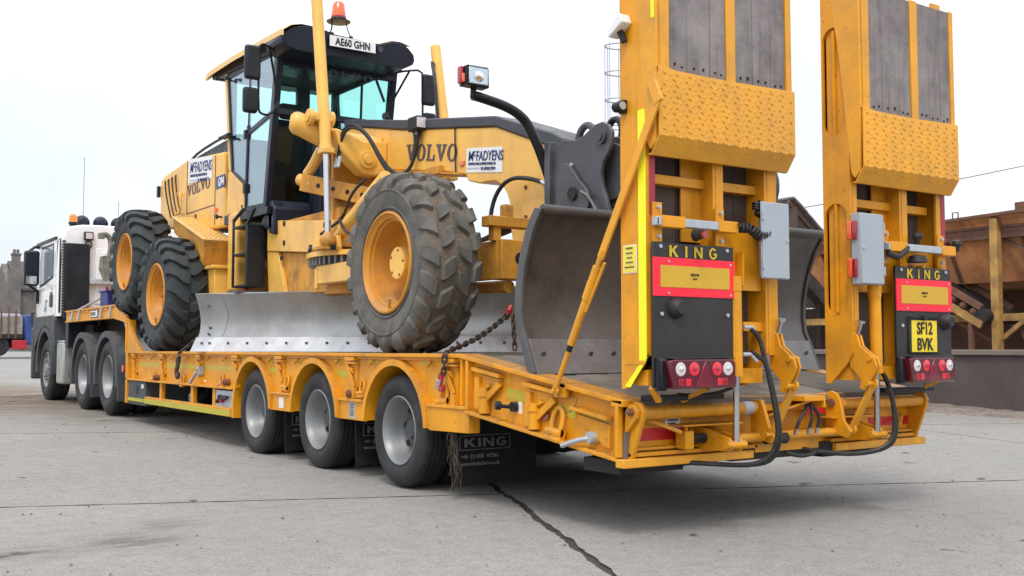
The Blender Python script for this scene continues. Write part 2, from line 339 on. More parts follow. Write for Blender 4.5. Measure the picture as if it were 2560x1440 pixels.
# ------------------------------------------------------------------ ground: a yard of concrete slabs
def gz(y): return .012*(max(0, min(y, 75)-4))
def concrete(name, base, extra=True):
    m = bpy.data.materials.new(name); m.use_nodes = True; t = m.node_tree; b = t.nodes['Principled BSDF']; L = t.links.new
    g = N('ShaderNodeNewGeometry', t); P = g.outputs['Position']
    def nz(sc, det=6, rough=.6, vec=None, st=None):
        q = N('ShaderNodeTexNoise', t); q.inputs['Scale'].default_value = sc; q.inputs['Detail'].default_value = det; q.inputs['Roughness'].default_value = rough
        v = vec or P
        if st:
            mp = N('ShaderNodeMapping', t); mp.inputs['Scale'].default_value = st; mp.inputs['Rotation'].default_value = (0, 0, .41); L(v, mp.inputs[0]); v = mp.outputs[0]
        L(v, q.inputs['Vector']); return q.outputs[0]
    def mr(v, a, b_, c, d):
        z = N('ShaderNodeMapRange', t); L(v, z.inputs[0]); z.inputs[1].default_value = a; z.inputs[2].default_value = b_; z.inputs[3].default_value = c; z.inputs[4].default_value = d; return z.outputs[0]
    def mul(a, b_):
        k = N('ShaderNodeMath', t, operation='MULTIPLY'); L(a, k.inputs[0]); L(b_, k.inputs[1]); return k.outputs[0]
    def mixc(cur, fac, c2, mode='MIX'):
        k = N('ShaderNodeMix', t, data_type='RGBA', blend_type=mode); L(fac, k.inputs[0])
        if isinstance(cur, tuple): k.inputs[6].default_value = (*cur, 1)
        else: L(cur, k.inputs[6])
        k.inputs[7].default_value = (*c2, 1); return k.outputs[2]
    cur = mixc(base, mr(nz(.55, 5), .35, .68, 0, .75), tuple(c*.80 for c in base))
    cur = mixc(cur, mr(nz(9, 8, .75), .42, .66, 0, .55), (.20, .185, .165))
    cur = mixc(cur, mr(nz(42, 5, .85), .51, .64, 0, .85), (.15, .14, .128))        # aggregate specks
    cur = mixc(cur, mr(nz(70, 3, .7), .55, .66, 0, .75), (.43, .41, .385))
    cur = mixc(cur, mr(nz(1.0, 7, .7, st=(.55, 4.5, 1)), .60, .70, 0, .42), (.17, .155, .135))   # scuffs along the yard
    cur = mixc(cur, mr(nz(1.0, 6, .65, st=(1.6, 7, 1)), .685, .71, 0, .7), (.10, .085, .068))   # short dark marks
    cur = mixc(cur, mr(nz(3.2, 3, .5), .70, .725, 0, .85), (.075, .062, .05))      # small oil spots
    rough = mr(nz(2, 4), .3, .7, .78, .95)
    if extra:
        for (x, y, r, c, a) in ((.1, 10.4, 1.9, (.17, .145, .12), .75), (-1.0, 16.2, 4.2, (.13, .075, .035), 1.0), (-.9, 13.4, 2.4, (.14, .095, .055), 1.0), (-2.5, 20, 4, (.15, .10, .055), 1.0), (.3, 12.4, 2.6, (.16, .135, .105), .7),
                                (-4, 19, 6, (.23, .165, .10), .8), (9.8, 6, 3.2, (.23, .19, .165), .75), (9.5, 12, 4.5, (.22, .18, .155), .75),
                                (-2.05, 1.42, .33, (.13, .11, .09), .8), (-1.75, 1.85, .3, (.15, .13, .11), .6), (-2.55, 1.35, .3, (.12, .10, .08), .6), (2.9, .4, .8, (.22, .2, .19), .5)):
            d = N('ShaderNodeVectorMath', t, operation='DISTANCE'); L(P, d.inputs[0]); d.inputs[1].default_value = (x, y, 0)
            f = mul(mr(d.outputs['Value'], r*.25, r, 1, 0), mr(nz(2.6/ r**.5, 7, .7, st=(.6, 2.4, 1)), .40, .55, 0, a))
            cur = mixc(cur, f, c)
    L(cur, b.inputs['Base Color']); L(rough, b.inputs['Roughness']); b.inputs['Specular IOR Level'].default_value = .35
    bp = N('ShaderNodeBump', t); bp.inputs['Strength'].default_value = .8; bp.inputs['Distance'].default_value = .009
    ad = N('ShaderNodeMath', t, operation='ADD'); L(nz(60, 5, .7), ad.inputs[0]); L(nz(7, 5, .6), ad.inputs[1])
    L(ad.outputs[0], bp.inputs['Height']); L(bp.outputs[0], b.inputs['Normal'])
    return m
CONC = concrete('yard_concrete', (.330, .327, .308))
EARTH = mat('yard_earth', (.075, .066, .056), .95, var=.3, scale=4)
FILL = mat('joint_dirt', (.055, .048, .040), .95, var=.35, scale=20, bump=.4)
ys = [-60, -20, 4, 20, 40, 60, 75, 120, 300, 900, 2500]; xs = [-2500, -600, -120, -40, 0, 40, 120, 600, 2500]
ground = build(MB().sheet([[(x, y, gz(y)-.03) for x in xs] for y in ys]), 'ground', EARTH); tag(ground, kind='structure')
ground['label'] = 'grey concrete yard with jointed slabs and damp stains'
UU = Vector((.917, -.398)); VV = Vector((.398, .917))
def jn(k, t, amp): return amp*(noise.noise(Vector((k*7.3, t*1.1, 0)))*1.0+noise.noise(Vector((k*3.1, t*4.7, 3)))*.6+noise.noise(Vector((k, t*15, 9)))*.35)
def jw(k, t, w): return w*(1+.75*noise.noise(Vector((k*5.1, t*6, 20)))+.5*noise.noise(Vector((k*2.1, t*23, 31))))
U0, DU, V0, DV = -.25, 6.0, 1.85, 5.35
for i in range(-6, 6):
    for j in range(-2, 12):
        u0, u1, v0, v1 = U0+i*DU, U0+(i+1)*DU, V0+j*DV, V0+(j+1)*DV
        near = -2 <= i <= 1 and -2 <= j <= 1; n = 110 if near else 14; P = []
        au = lambda i_: .026 if i_ == 0 else .016
        wu = lambda i_: .023 if i_ == 0 else .009
        for q in range(n): t = u0+(u1-u0)*q/n; P.append((t, v0+jn(j+50, t, .016)+max(.001, jw(j+50, t, .015))))
        for q in range(n): t = v0+(v1-v0)*q/n; P.append((u1+jn(i+1, t, au(i+1))-max(.001, jw(i+1, t, wu(i+1))), t))
        for q in range(n): t = u1-(u1-u0)*q/n; P.append((t, v1+jn(j+51, t, .016)-max(.001, jw(j+51, t, .015))))
        for q in range(n): t = v1-(v1-v0)*q/n; P.append((u0+jn(i, t, au(i))+max(.001, jw(i, t, wu(i))), t))
        pts = [UU*u+VV*v for u, v in P]; m = len(pts)
        vs = [(p.x, p.y, gz(p.y)) for p in pts]+[(p.x, p.y, gz(p.y)-.028) for p in pts]
        b = MB().add(vs, [list(range(m))]); b.mt(1); b.add([], []); b.f += [[q, q+m, (q+1) % m+m, (q+1) % m] for q in range(m)]; b.mi += [1]*m
        build(b, 'concrete_slab', (CONC, FILL), ground, angle=20)
b = MB()
for s_ in (0,):
    rows = []
    for q in range(120):
        t = -6+q*.12; w = .05; p0 = UU*(U0+jn(0, t, .026)-w)+VV*t; p1 = UU*(U0+jn(0, t, .026)+w)+VV*t
        z = gz(p0.y)-.012+.004*noise.noise(Vector((t*9, 0, 0)))
        rows.append([(p0.x, p0.y, z), (p1.x, p1.y, z)])
    b.sheet(rows)
build(b, 'joint_dirt', FILL, ground)
# loose grit on the slabs
b = MB()
for q in range(2600):
    x = rng.uniform(-4, 9); y = rng.uniform(-2, 9); r = rng.uniform(.002, .006) if rng.random() < .86 else rng.uniform(.006, .014)
    z = gz(y); a = rng.uniform(0, 6)
    vs = [(x+r*math.cos(a+k*2.1), y+r*math.sin(a+k*2.1), z) for k in range(3)]+[(x, y, z+r*1.1)]
    b.add(vs, [(0,1,3),(1,2,3),(2,0,3)])
for q in range(1500):       # crumbs swept up against the wall foot
    y = rng.uniform(2, 30); x = 11.32-abs(rng.gauss(0, .45)); r = rng.uniform(.006, .03)
    z = gz(y); a = rng.uniform(0, 6)
    b.add([(x+r*math.cos(a+k*2.1), y+r*math.sin(a+k*2.1), z) for k in range(3)]+[(x, y, z+r)], [(0,1,3),(1,2,3),(2,0,3)])
o = build(b, 'grit', mat('grit', (.15, .135, .118), .95, var=.4, scale=30)); tag(o, 'loose dark grit scattered on the concrete', None, None, 'stuff')

# trodden dirt banked along the foot of the wall
rows = []
for i in range(170):
    y = -4+i*.2; r_ = []
    for j in range(9):
        x = 11.43-j*.13; h = (1-j/8)**1.6*.13*(.55+.9*noise.noise(Vector((y*.6, 3, j*.2)))+.35*noise.noise(Vector((y*2.5, j*.7, 1)))); r_.append((x+.05*noise.noise(Vector((y*1.7, j, 5))), y, gz(y)+max(.0, h)+.002-(.01 if j == 8 else 0)))
    rows.append(r_)
o = build(MB().sheet(rows), 'dirt_bank', mat('bank_dirt', (.20, .165, .14), .95, var=.45, scale=12, dirt=((.10, .08, .066), .7, 5), bump=.7, bscale=25), angle=70); tag(o, 'low bank of brown dirt and crumbs along the wall foot', None, None, 'stuff')

# ================================================================== TRAILER
TR = thing('low_loader_trailer', (1.27, 4, 0), 'orange yellow step frame low loader trailer with two raised rear ramps, carrying the road grader', 'trailer')
AXY = (2.47, 3.86, 5.25)
def deckz(y): return .945 if y > 1.57 else .72+(.945-.72)*(y+.05)/1.62
def tailbot(y): return .41+(.59-.41)*(y-.0)/1.48
# decks
build(MB().box(.03, 2.51, 1.57, 9.66, .905, .935), 'main_deck', TY, TR)
pl = None
for k in range(10):
    x0 = .09+k*.237; dz = rng.uniform(-.004, .004)
    A = [(x0, -.04, deckz(-.04)-.045+dz), (x0+.230, -.04, deckz(-.04)-.045+dz), (x0+.230, 1.565, .90+dz), (x0, 1.565, .90+dz)]
    build(MB().hexa(A, [(p[0], p[1], p[2]+.04) for p in A]), 'deck_plank', DECKW, TR, bevel=.006)
for k in range(10):
    x0 = .09+k*.237; dz = rng.uniform(-.003, .003)
    build(MB().box(x0, x0+.230, 1.58, 9.60, .936, .944+dz), 'deck_plank', DECKW, TR)
# side beams
def lo(y):
    for a in AXY:
        d = abs(y-a)
        if d < .485:
            q = .42+math.sqrt(max(0, .485**2-d*d)); return q if d < .475 else max(.45, min(q, .62))
    if y > 5.735: return .60
    if y > 1.98: return .45
    return .59
def side(sx):
    X = lambda d: d if sx < 0 else 2.54-d
    def bx(b, d0, d1, *a): return b.box(*sorted((X(d0), X(d1))), *a)
    # web of the main beam as narrow strips following the arches
    ysn = sorted({round(9.64-.02*k, 4) for k in range(int((9.64-1.5)/.02)+1)})
    b = MB()
    top = [(y, .925) for y in ysn]; bot = [(y, lo(y)) for y in ysn]; n = len(ysn)
    for d in (.05, .075): b.add([(X(d), y, z) for y, z in top]+[(X(d), y, z) for y, z in bot], [(i, i+1, n+i+1, n+i) for i in range(n-1)])
    b.add([(X(.05), y, z) for y, z in bot]+[(X(.075), y, z) for y, z in bot], [(i, i+1, n+i+1, n+i) for i in range(n-1)])
    build(b, 'side_beam', TY, TR)
    b = MB(); bx(b, 0, .16, 1.57, 9.66, .925, .952); build(b, 'top_flange', TY, TR, bevel=.004)
    A = [(X(0), 1.572, .925), (X(.16), 1.572, .925), (X(.16), 1.572, .952), (X(0), 1.572, .952)]
    B = [(X(0), -.03, .695), (X(.16), -.03, .695), (X(.16), -.03, .722), (X(0), -.03, .722)]
    build(MB().hexa(A, B), 'tail_top_flange', TY, TR, bevel=.004)
    b = MB(); A = [(X(.055), 1.50, .60), (X(.08), 1.50, .60), (X(.08), 1.50, .94), (X(.055), 1.50, .94)]
    B = [(X(.055), .02, .42), (X(.08), .02, .42), (X(.08), .02, .715), (X(.055), .02, .715)]; b.hexa(A, B)
    build(b, 'tail_side_beam', TY, TR)
    A = [(X(0), 1.50, .575), (X(.12), 1.50, .575), (X(.12), 1.50, .597), (X(0), 1.50, .597)]; B = [(X(0), .02, .40), (X(.12), .02, .40), (X(.12), .02, .422), (X(0), .02, .422)]
    b = MB().hexa(A, B); bx(b, 0, .12, 1.50, 1.99, .597, .619); build(b, 'tail_bottom_flange', TY, TR, bevel=.004)
    b = MB(); bx(b, 0, .16, 5.76, 9.64, .588, .612); build(b, 'bottom_flange', TY, TR, bevel=.004)
    b = MB(); bx(b, .005, .12, 1.47, 1.50, .60, .925); bx(b, .02, .06, 1.56, 1.585, .62, .925); build(b, 'joint_stiffener', TY, TR, bevel=.003)
    # wheel arches: a deep curved band
    for k, a in enumerate(AXY):
        b = MB(); rows = []
        for q in range(33):
            t = R(4+172*q/32); c, s_ = math.cos(t), math.sin(t)
            y0, z0 = a+.445*c, .42+.445*s_; y1, z1 = a+.49*c, .42+.49*s_
            rows.append([(X(0), y0, z0), (X(0), y1, min(z1, .924)), (X(.40), y1, min(z1, .924)), (X(.40), y0, z0), (X(0), y0, z0)])
        b.sheet(rows)
        if k == 2: bx(b, 0, .40, a+.445, a+.49, .32, .45)
        build(b, 'wheel_arch', TY, TR, angle=40)
        if k < 2:
            m0 = (a+AXY[k+1])/2
            b = MB(); bx(b, .0, .09, m0-.205, m0+.205, .585, .605); build(b, 'arch_shelf', TY, TR, bevel=.003)
            b = MB(); bx(b, .012, .03, m0-.25, m0-.205, .445, .60); bx(b, .012, .03, m0+.205, m0+.25, .445, .60)
            bx(b, .02, .05, m0-.205, m0+.205, .445, .585); build(b, 'arch_panel', TY, TR)
    b = MB().prism([(2.0, .46), (1.96, .44), (1.47, .45), (1.47, .60), (2.0, .60)], 'x', X(.012), X(.10)); build(b, 'arch_end_panel', TY, TR, bevel=.004)
    b = MB(); bx(b, 0, .10, 9.56, 9.64, .30, .925); build(b, 'front_post', TY, TR, bevel=.004)
side(-1); side(1)
# stake brackets under the flange (shared shape)
def bracket(flip=1, tail=False):
    b = MB()
    b.box(-.05, .0, -.075, .075, -.03, -.005); b.box(-.045, .0, -.085, .085, -.055, -.043)
    b.prism([(-.07, -.055), (.07, -.055), (.07, -.10), (-.03, -.27), (-.07, -.27)], 'x', -.012, 0)
    b.bar((-.032, .075, -.05), (-.032, -.045, -.235), .035, .014, (1, 0, 0))
    b.box(-.04, -.0, -.07, -.02, -.315, -.235)
    b.cyl((-.03, .0, -.10), (-.012, .0, -.10), .018, 8); b.cyl((-.03, .03, -.085), (-.03, -.035, -.125), .006, 6)
    return b.mesh('outrigger_bracket')
bme = bracket(); bme.materials.append(TY)
for y in (9.32, 8.14, 6.80, 5.70, 4.60, 3.17, 1.71):
    z = .925
    build(bme, 'outrigger_bracket', TY, TR, loc=(.05, y, z))
def tailbracket():
    b = MB(); s_ = .135
    b.hexa([(-.055, .15, .0+.15*s_), (0, .15, .15*s_), (0, .15, .022+.15*s_), (-.055, .15, .022+.15*s_)], [(-.055, -.15, -.15*s_), (0, -.15, -.15*s_), (0, -.15, .022-.15*s_), (-.055, -.15, .022-.15*s_)])
    b.prism([(.13, .0), (-.13, -.03), (-.13, -.065), (.075, -.19), (.13, -.19)], 'x', -.016, 0)
    b.bar((-.03, -.135, -.055), (-.03, .085, -.195), .04, .014, (1, 0, 0)); b.box(-.04, 0, .085, .135, -.21, -.02)
    b.cyl((-.032, .0, -.075), (-.014, .0, -.075), .016, 8); b.cyl((-.034, .03, -.095), (-.034, -.04, -.07), .006, 6)
    return b.mesh('tail_bracket')
tbm = tailbracket(); tbm.materials.append(TY)
for y in (1.27, .72): build(tbm, 'tail_bracket', TY, TR, loc=(.055, y, deckz(y)-.075))
build(MB().prism([(.40, .63), (.11, .585), (.11, .40+.06), (.16, .47)], 'x', .035, .055), 'tail_gusset', TY, TR)
build(MB().hexa([(0, .41, .655), (.055, .41, .655), (.055, .41, .672), (0, .41, .672)], [(0, .10, .61), (.055, .10, .61), (.055, .10, .627), (0, .10, .627)]), 'tail_bracket', TY, TR)
for y in (1.19, .66):
    build(MB().cyl((.03, y+.12, tailbot(y+.1)+.02), (.03, y+.12, deckz(y+.1)-.16), .038, 12).cyl((.03, y+.12, tailbot(y)+.135), (.03, y+.12, tailbot(y)+.155), .046, 12), 'bracket_post', TY, TR)
# lashing rings and rope hooks
rm = MB(); rm.tube([(-.02, .034*math.cos(t*math.pi/6)*1.0, .062*math.sin(t*math.pi/6)-.01) for t in range(12)], .0115, 8, closed=True)
rm.box(-.035, .0, -.05, .05, -.075, -.03); rm.cyl((-.03, -.05, -.045), (-.03, .05, -.045), .016, 8)
rme = rm.mesh('lashing_ring'); rme.materials.append(TY)
for y, z, s_ in ((8.49, .66, 1), (7.37, .64, 1), (6.12, .67, 1), (4.45, .69, 1), (3.0, .69, 1), (1.80, .69, 1.25), (.56, .58, 1.45)):
    o = build(rme, 'lashing_ring', TY, TR, loc=(.05, y, z)); o.scale = (1, s_, s_); o.rotation_euler = (rng.uniform(-.2, .2), .18, 0)
hk = MB(); hk.tube([(0, 0, 0), (-.012, 0, -.03), (-.03, -.01, -.055), (-.045, -.03, -.055), (-.048, -.045, -.03)], .008, 6, smooth=1)
hme = hk.mesh('rope_hook'); hme.materials.append(TY)
for y in (9.08, 8.55, 7.75, 7.25, 6.55, 6.05, 4.85, 4.25, 3.45, 2.85, 2.0): build(hme, 'rope_hook', TY, TR, loc=(.05, y, .918))
for y, z in ((8.33, .645), (5.95, .655), (3.17, .64)): build(MB().cyl((.05, y, z), (-.01, y, z), .032, 14).cyl((-.01, y, z), (-.02, y, z), .02, 14), 'pin_socket', BROWN, TR)
# stripes, stickers and lamps along the side
for y0, y1 in ((8.0, 9.2), (6.9, 7.95), (5.78, 6.7), (4.62, 4.90), (3.22, 3.5), (1.74, 1.95)):
    build(MB().box(.0485, .051, y0, y1, .765, .815), 'reflective_strip', LIME, TR)
for y0, y1 in ((.88, 1.10), (.42, .68), (.12, .36)):
    A = [(.0525, y1, deckz(y1)-.19), (.056, y1, deckz(y1)-.19), (.056, y1, deckz(y1)-.125), (.0525, y1, deckz(y1)-.125)]
    B = [(.0525, y0, deckz(y0)-.19), (.056, y0, deckz(y0)-.19), (.056, y0, deckz(y0)-.125), (.0525, y0, deckz(y0)-.125)]
    build(MB().hexa(A, B), 'reflective_strip', LIME, TR)
for a in AXY: build(MB().box(.0485, .051, a+.30, a+.47, .87, .915).box(.0485, .051, a-.47, a-.34, .87, .915), 'reflective_strip', LIME, TR)
build(MB().box(.018, .0205, 4.50, 4.60, .47, .56), 'sticker', WHITE, TR); build(MB().box(.018, .0205, 3.10, 3.20, .455, .58), 'sticker', GALV, TR)
for zz in (.475, .49, .505, .52, .535, .55, .563): build(MB().box(.0165, .018, 3.115, 3.185, zz, zz+.006), 'sticker_print', TXT, TR)
build(MB().box(.0525, .056, .94, .975, .60, .67), 'sticker', WHITE, TR)
pts = [(.71+.055*math.cos(t*math.pi/8)*(1 if abs(math.cos(t*math.pi/8)) < .7 else 1.0), .60+.026*math.sin(t*math.pi/8)) for t in range(16)]
build(MB().prism(pts, 'x', .035, .055), 'side_marker_lamp', LBRN, TR, bevel=.004)
v = MB(); v.cyl((.055, 1.04, .635), (-.03, 1.07, .645), .012, 10); v.cyl((-.015, 1.065, .645), (-.045, 1.075, .648), .026, 12); v.cyl((.05, 1.0, .64), (.02, 1.0, .64), .03, 12)
build(v, 'air_coupling', BLK, TR)
v = MB(); v.tube([(.06, .22, .505), (.0, .27, .505), (-.02, .33, .49), (-.03, .44, .455)], .014, 8, smooth=2); v.cyl((.055, .24, .51), (.0, .25, .51), .034, 12); build(v, 'crank_handle', GALV, TR)
v = MB(); v.cyl((.05, 6.75, .73), (-.01, 6.75, .73), .035, 12); v.bar((-.02, 6.75, .74), (-.04, 6.90, .62), .03, .018); v.box(-.01, .05, 6.72, 6.78, .74, .80); build(v, 'leg_handle', GALV, TR, bevel=.003)
build(MB().box(.0485, .051, 6.66, 6.72, .635, .66), 'sticker', WHITE, TR)
# side guard, tool box, control panel
build(MB().box(.0, .05, 5.78, 8.75, .325, .41), 'side_guard', TY, TR, bevel=.005); build(MB().box(-.003, -.0005, 5.785, 8.745, .328, .385), 'reflective_strip', LIMEG, TR)
for y in (8.20, 7.05, 6.35): build(MB().box(.03, .075, y-.04, y+.04, .40, .59), 'guard_post', TY, TR, bevel=.003)
build(MB().box(.02, .55, 8.80, 9.55, .29, .585), 'tool_box', PLG, TR, bevel=.012); build(MB().box(.012, .02, 9.10, 9.18, .43, .53), 'latch', BLK, TR)
build(MB().box(.012, .0195, 8.86, 8.93, .50, .55), 'sticker', WHITE, TR); build(MB().box(.010, .0195, 8.82, 9.54, .335, .375), 'reflective_strip', LIMEG, TR)
build(MB().box(.03, .06, 5.80, 6.28, .41, .57), 'control_panel', GALV, TR)
v = MB(); v.cyl((.03, 6.1, .50), (-.01, 6.1, .50), .03, 10); v.cyl((.03, 5.98, .50), (-.0, 5.98, .50), .025, 10); v.cyl((.03, 6.2, .46), (0, 6.2, .46), .02, 8); v.bar((0, 6.05, .50), (0, 5.86, .51), .02, .03); build(v, 'control_lever', BLK, TR)
build(MB().cyl((.03, 6.06, .47), (-.004, 6.06, .47), .022, 10), 'control_knob', RED, TR)
# chassis underneath
v = MB()
for x in (.55, 1.79): v.box(x, x+.2, 1.55, 9.5, .55, .90); v.hexa([(x, .25, .45), (x+.2, .25, .45), (x+.2, .25, .70), (x, .25, .70)], [(x, 1.55, .55), (x+.2, 1.55, .55), (x+.2, 1.55, .885), (x, 1.55, .885)])
for y in (.5, 1.2, 3.15, 4.55, 6.2, 7.5, 8.8): v.box(.09, 2.45, y-.06, y+.06, deckz(y)-.25, deckz(y-.06)-.06)
for y in AXY: v.cyl((.3, y, .40), (2.24, y, .40), .065, 12); v.box(.5, .8, y-.2, y+.2, .45, .60); v.box(1.74, 2.04, y-.2, y+.2, .45, .60)
for y in AXY: v.cyl((.95, y+.3, .50), (.95, y+.05, .50), .09, 12); v.cyl((1.6, y+.3, .50), (1.6, y+.05, .50), .09, 12)
v.box(.6, 1.9, 6.3, 7.9, .45, .85); v.box(.15, 2.4, 6.0, 9.4, .62, .88)
build(v, 'chassis', DARK, TR)
# road wheels: left-hand twin, copied
def road_wheel():
    w = MB(); w.lathe([(.30, .08), (.205, .09), (.20, .125), (.19, .135), (.19, .17), (.125, .190), (.10, .203), (.05, .208), (.03, .219), (.012, .226), (.003, .234), (-.004, .2395), (.0, .246), (.012, .246), (.016, .235), (.06, .215), (.30, .215)], n=56)
    rim = w.mesh('wheel', 50); rim.materials.append(SIL)
    t = MB()
    def tyre(x0):
        rr = [(.02, .236), (.004, .25), (-.012, .285), (-.017, .315), (-.012, .35), (.002, .378), (.012, .388), (.028, .3955)]
        g = []
        for k in range(4):
            c = .055+.038*k; g += [(c-.004, .3985), (c-.0035, .386), (c+.0035, .386), (c+.004, .3985)]
        rr = rr+g+[(.195, .3955), (.21, .388), (.222, .378), (.236, .35), (.24, .315), (.235, .285), (.22, .25), (.20, .236)]
        t.lathe([(a+x0, r) for a, r in rr], n=64)
        for q in ((.262, .0035), (.345, .003)):     # moulded rings on the sidewall
            pass
    tyre(0); tyre(.27); tm = t.mesh('tyre', 30); tm.materials.append(TYRE_R)
    h = MB(); h.lathe([(.085, .0), (.085, .055), (.092, .065), (.12, .07), (.20, .085)], n=24)
    for k in range(10):
        a = 2*math.pi*k/10; h.cyl((.205, .112*math.cos(a), .112*math.sin(a)), (.165, .112*math.cos(a), .112*math.sin(a)), .014, 6)
    hm = h.mesh('hub_cap'); hm.materials.append(PLG)
    hol = []
    for k in range(8):
        a = 2*math.pi*(k+.5)/8; ho = MB().cyl((.14, .160*math.cos(a), .160*math.sin(a)), (.150, .160*math.cos(a), .160*math.sin(a)), .02, 10).mesh('vent_hole'); ho.materials.append(DARK); hol.append(ho)
    return [rim, tm, hm]+hol
RW = road_wheel()
w0 = None
for y in AXY:
    for sx in (-1, 1):
        if w0 is None:
            w0 = build(RW[0], 'wheel', SIL, TR)
            for q in RW[1:]: build(q, q.name.split('.')[0], SIL, w0, local=True)
            o = w0
        else: o = dup(w0, TR)
        o.location = (.055 if sx < 0 else 2.485, y, .405); o.rotation_euler = (rng.uniform(0, 6), 0, 0 if sx < 0 else math.pi)
# mud flaps with the maker's name
for k, y in enumerate((1.76, 3.17, 4.56)):
    for sx in (0, 1):
        x0, x1 = (.06, .74) if sx == 0 else (1.80, 2.48)
        rows = [[(x0+(x1-x0)*i/8, y+.003*math.sin(i*1.3+j)-.006*(j/5)**2, .60-.52*j/5+(.012 if j == 5 and i % 3 else 0)) for i in range(9)] for j in range(6)]
        f = build(MB().sheet(rows), 'mud_flap', RUBF, TR, solid=.008)
        if sx == 0:
            letters('KING', WIDE, TXTG, f, (.155, y-.012, .335), (1, 0, 0), (0, 0, 1), .058, 1.25, .22)
            fr = MB()
            for a in ((.125, .515, .315, .320), (.125, .515, .408, .413)): fr.box(a[0], a[1], y-.013, y-.010, a[2], a[3])
            for a in (.12, .515): fr.box(a, a+.005, y-.013, y-.010, .315, .413)
            build(fr, 'name_border', TXTG, f)
            text('+44  (0)1858  467361', TXTG, f, (.125, y-.016, .262), (1, 0, 0), (0, 0, 1), .026, .92, .0008)
            text('www.kingtrailers.co.uk', TXTG, f, (.125, y-.018, .215), (1, 0, 0), (0, 0, 1), .026, .88, .0008)
b = MB()
for q in range(15):
    x = .0+rng.uniform(0, .06); p = [(x, 1.70, .44)]; l = rng.uniform(.15, .40)
    for k in range(1, 7): p.append((x+rng.uniform(-.03, .03)+.004*k, 1.70+rng.uniform(-.03, .03), .44-l*k/6))
    b.tube(p, .0013, 3, smooth=1)
o = build(b, 'straw_wisp', STRAW); tag(o, 'wisps of dry straw hanging by the black mud flap behind the last wheel', 'straw', None, 'stuff')

# ---------------------------------------------------------------- gooseneck
for sx in (0, 1):
    X = lambda d: d if sx == 0 else 2.54-d
    n_ = build(MB().prism([(10.25, 1.40), (13.26, 1.40), (13.26, 1.545), (9.9, 1.545)], 'x', X(.02), X(.06)), 'neck_side', TY, TR)
    build(MB().box(*sorted((X(0), X(.12))), 9.9, 13.27, 1.545, 1.565).box(*sorted((X(0), X(.12))), 10.3, 13.27, 1.385, 1.40), 'neck_flange', TY, TR)
    # the step: gusset plate behind the grader's wheel, and its sloping flange
    build(MB().prism([(9.68, .953), (8.95, .953), (9.22, 1.06), (9.62, 1.34), (9.95, 1.50), (10.25, 1.54), (10.25, 1.40), (10.05, 1.37), (9.68, 1.30)], 'x', X(.015), X(.05)), 'neck_gusset', TY, TR)
    build(MB().bar((X(.06), 9.655, .95), (X(.06), 9.655, 1.33), .12, .05, (0, 1, 0)), 'neck_post', TY, TR, bevel=.004)
    build(MB().bar((X(.06), 9.66, 1.33), (X(.06), 10.28, 1.395), .12, .03), 'neck_knee', TY, TR)
A = [(.06, 9.48, .94), (2.48, 9.48, .94), (2.48, 10.25, 1.57), (.06, 10.25, 1.57)]
build(MB().hexa([(p[0], p[1]+.02, p[2]-.03) for p in A], A), 'neck_slope', GALV, TR)
build(MB().box(.08, 2.46, 10.2, 13.2, 1.50, 1.555), 'neck_deck', TY, TR)
v = MB(); v.box(.5, .8, 10.1, 13.2, 1.22, 1.50); v.box(1.74, 2.04, 10.1, 13.2, 1.22, 1.50); v.box(.1, 2.4, 12.9, 13.2, 1.42, 1.50); v.box(.2, 2.3, 9.7, 9.95, .5, 1.35); build(v, 'neck_chassis', DARK, TR)
kp = build(MB().box(.012, .02, 11.22, 11.62, 1.42, 1.525), 'name_plate', BLK, TR); build(MB().box(.0095, .012, 11.235, 11.605, 1.43, 1.515), 'plate_face', WHITE, kp)
letters('KING', WIDE, TXT, kp, (.009, 11.585, 1.447), (0, -1, 0), (0, 0, 1), .052, 1.1, .2)
lm = MB(); lm.tube([(0, 0, 0), (-.03, 0, -.04), (-.035, 0, -.12), (-.02, 0, -.14)], .012, 6, smooth=1); lm.box(-.03, 0, -.025, .025, -.02, .01); lm.cyl((-.035, 0, -.06), (-.035, 0, -.13), .02, 8)
lme = lm.mesh('hanging_shackle'); lme.materials.append(GALV)
for y in (12.75, 12.3, 10.95, 10.45): build(lme, 'hanging_shackle', GALV, TR, loc=(.02, y, 1.54))
for y in (12.95, 12.55, 12.05, 11.8, 11.0, 10.7): build(hme, 'rope_hook', TY, TR, loc=(.02, y, 1.54))
build(MB().cyl((.1, 9.7, .73), (-.02, 9.7, .73), .05, 12), 'rear_reflector', LRED, TR)
# ---------------------------------------------------------------- rear frame
v = MB(); v.box(.03, 2.51, .02, .06, .42, .72); build(v, 'rear_panel', TY, TR)
build(MB().box(.0, 2.54, -.035, .06, .60+.085, .72), 'rear_top_beam', TY, TR, bevel=.004)
build(MB().box(.06, 1.0, -.03, .04, .425, .447).box(.06, 1.0, -.015, .03, .455, .47), 'rear_lower_rail', TY, TR, bevel=.003)
build(MB().box(1.64, 2.50, -.03, .04, .425, .447).box(1.64, 2.50, -.015, .03, .455, .47), 'rear_lower_rail', TY, TR, bevel=.003)
build(MB().box(-.005, .95, -.05, .02, .372, .418), 'rear_bumper', TYF, TR, bevel=.006); build(MB().box(1.66, 2.545, -.05, .02, .372, .418), 'rear_bumper', TYF, TR, bevel=.006)
build(MB().box(.05, .5, .05, .35, .33, .40).box(.8, 1.75, -.02, .1, .36, .43).box(1.65, 2.2, .05, .3, .33, .40), 'skid_plate', DARK, TR)
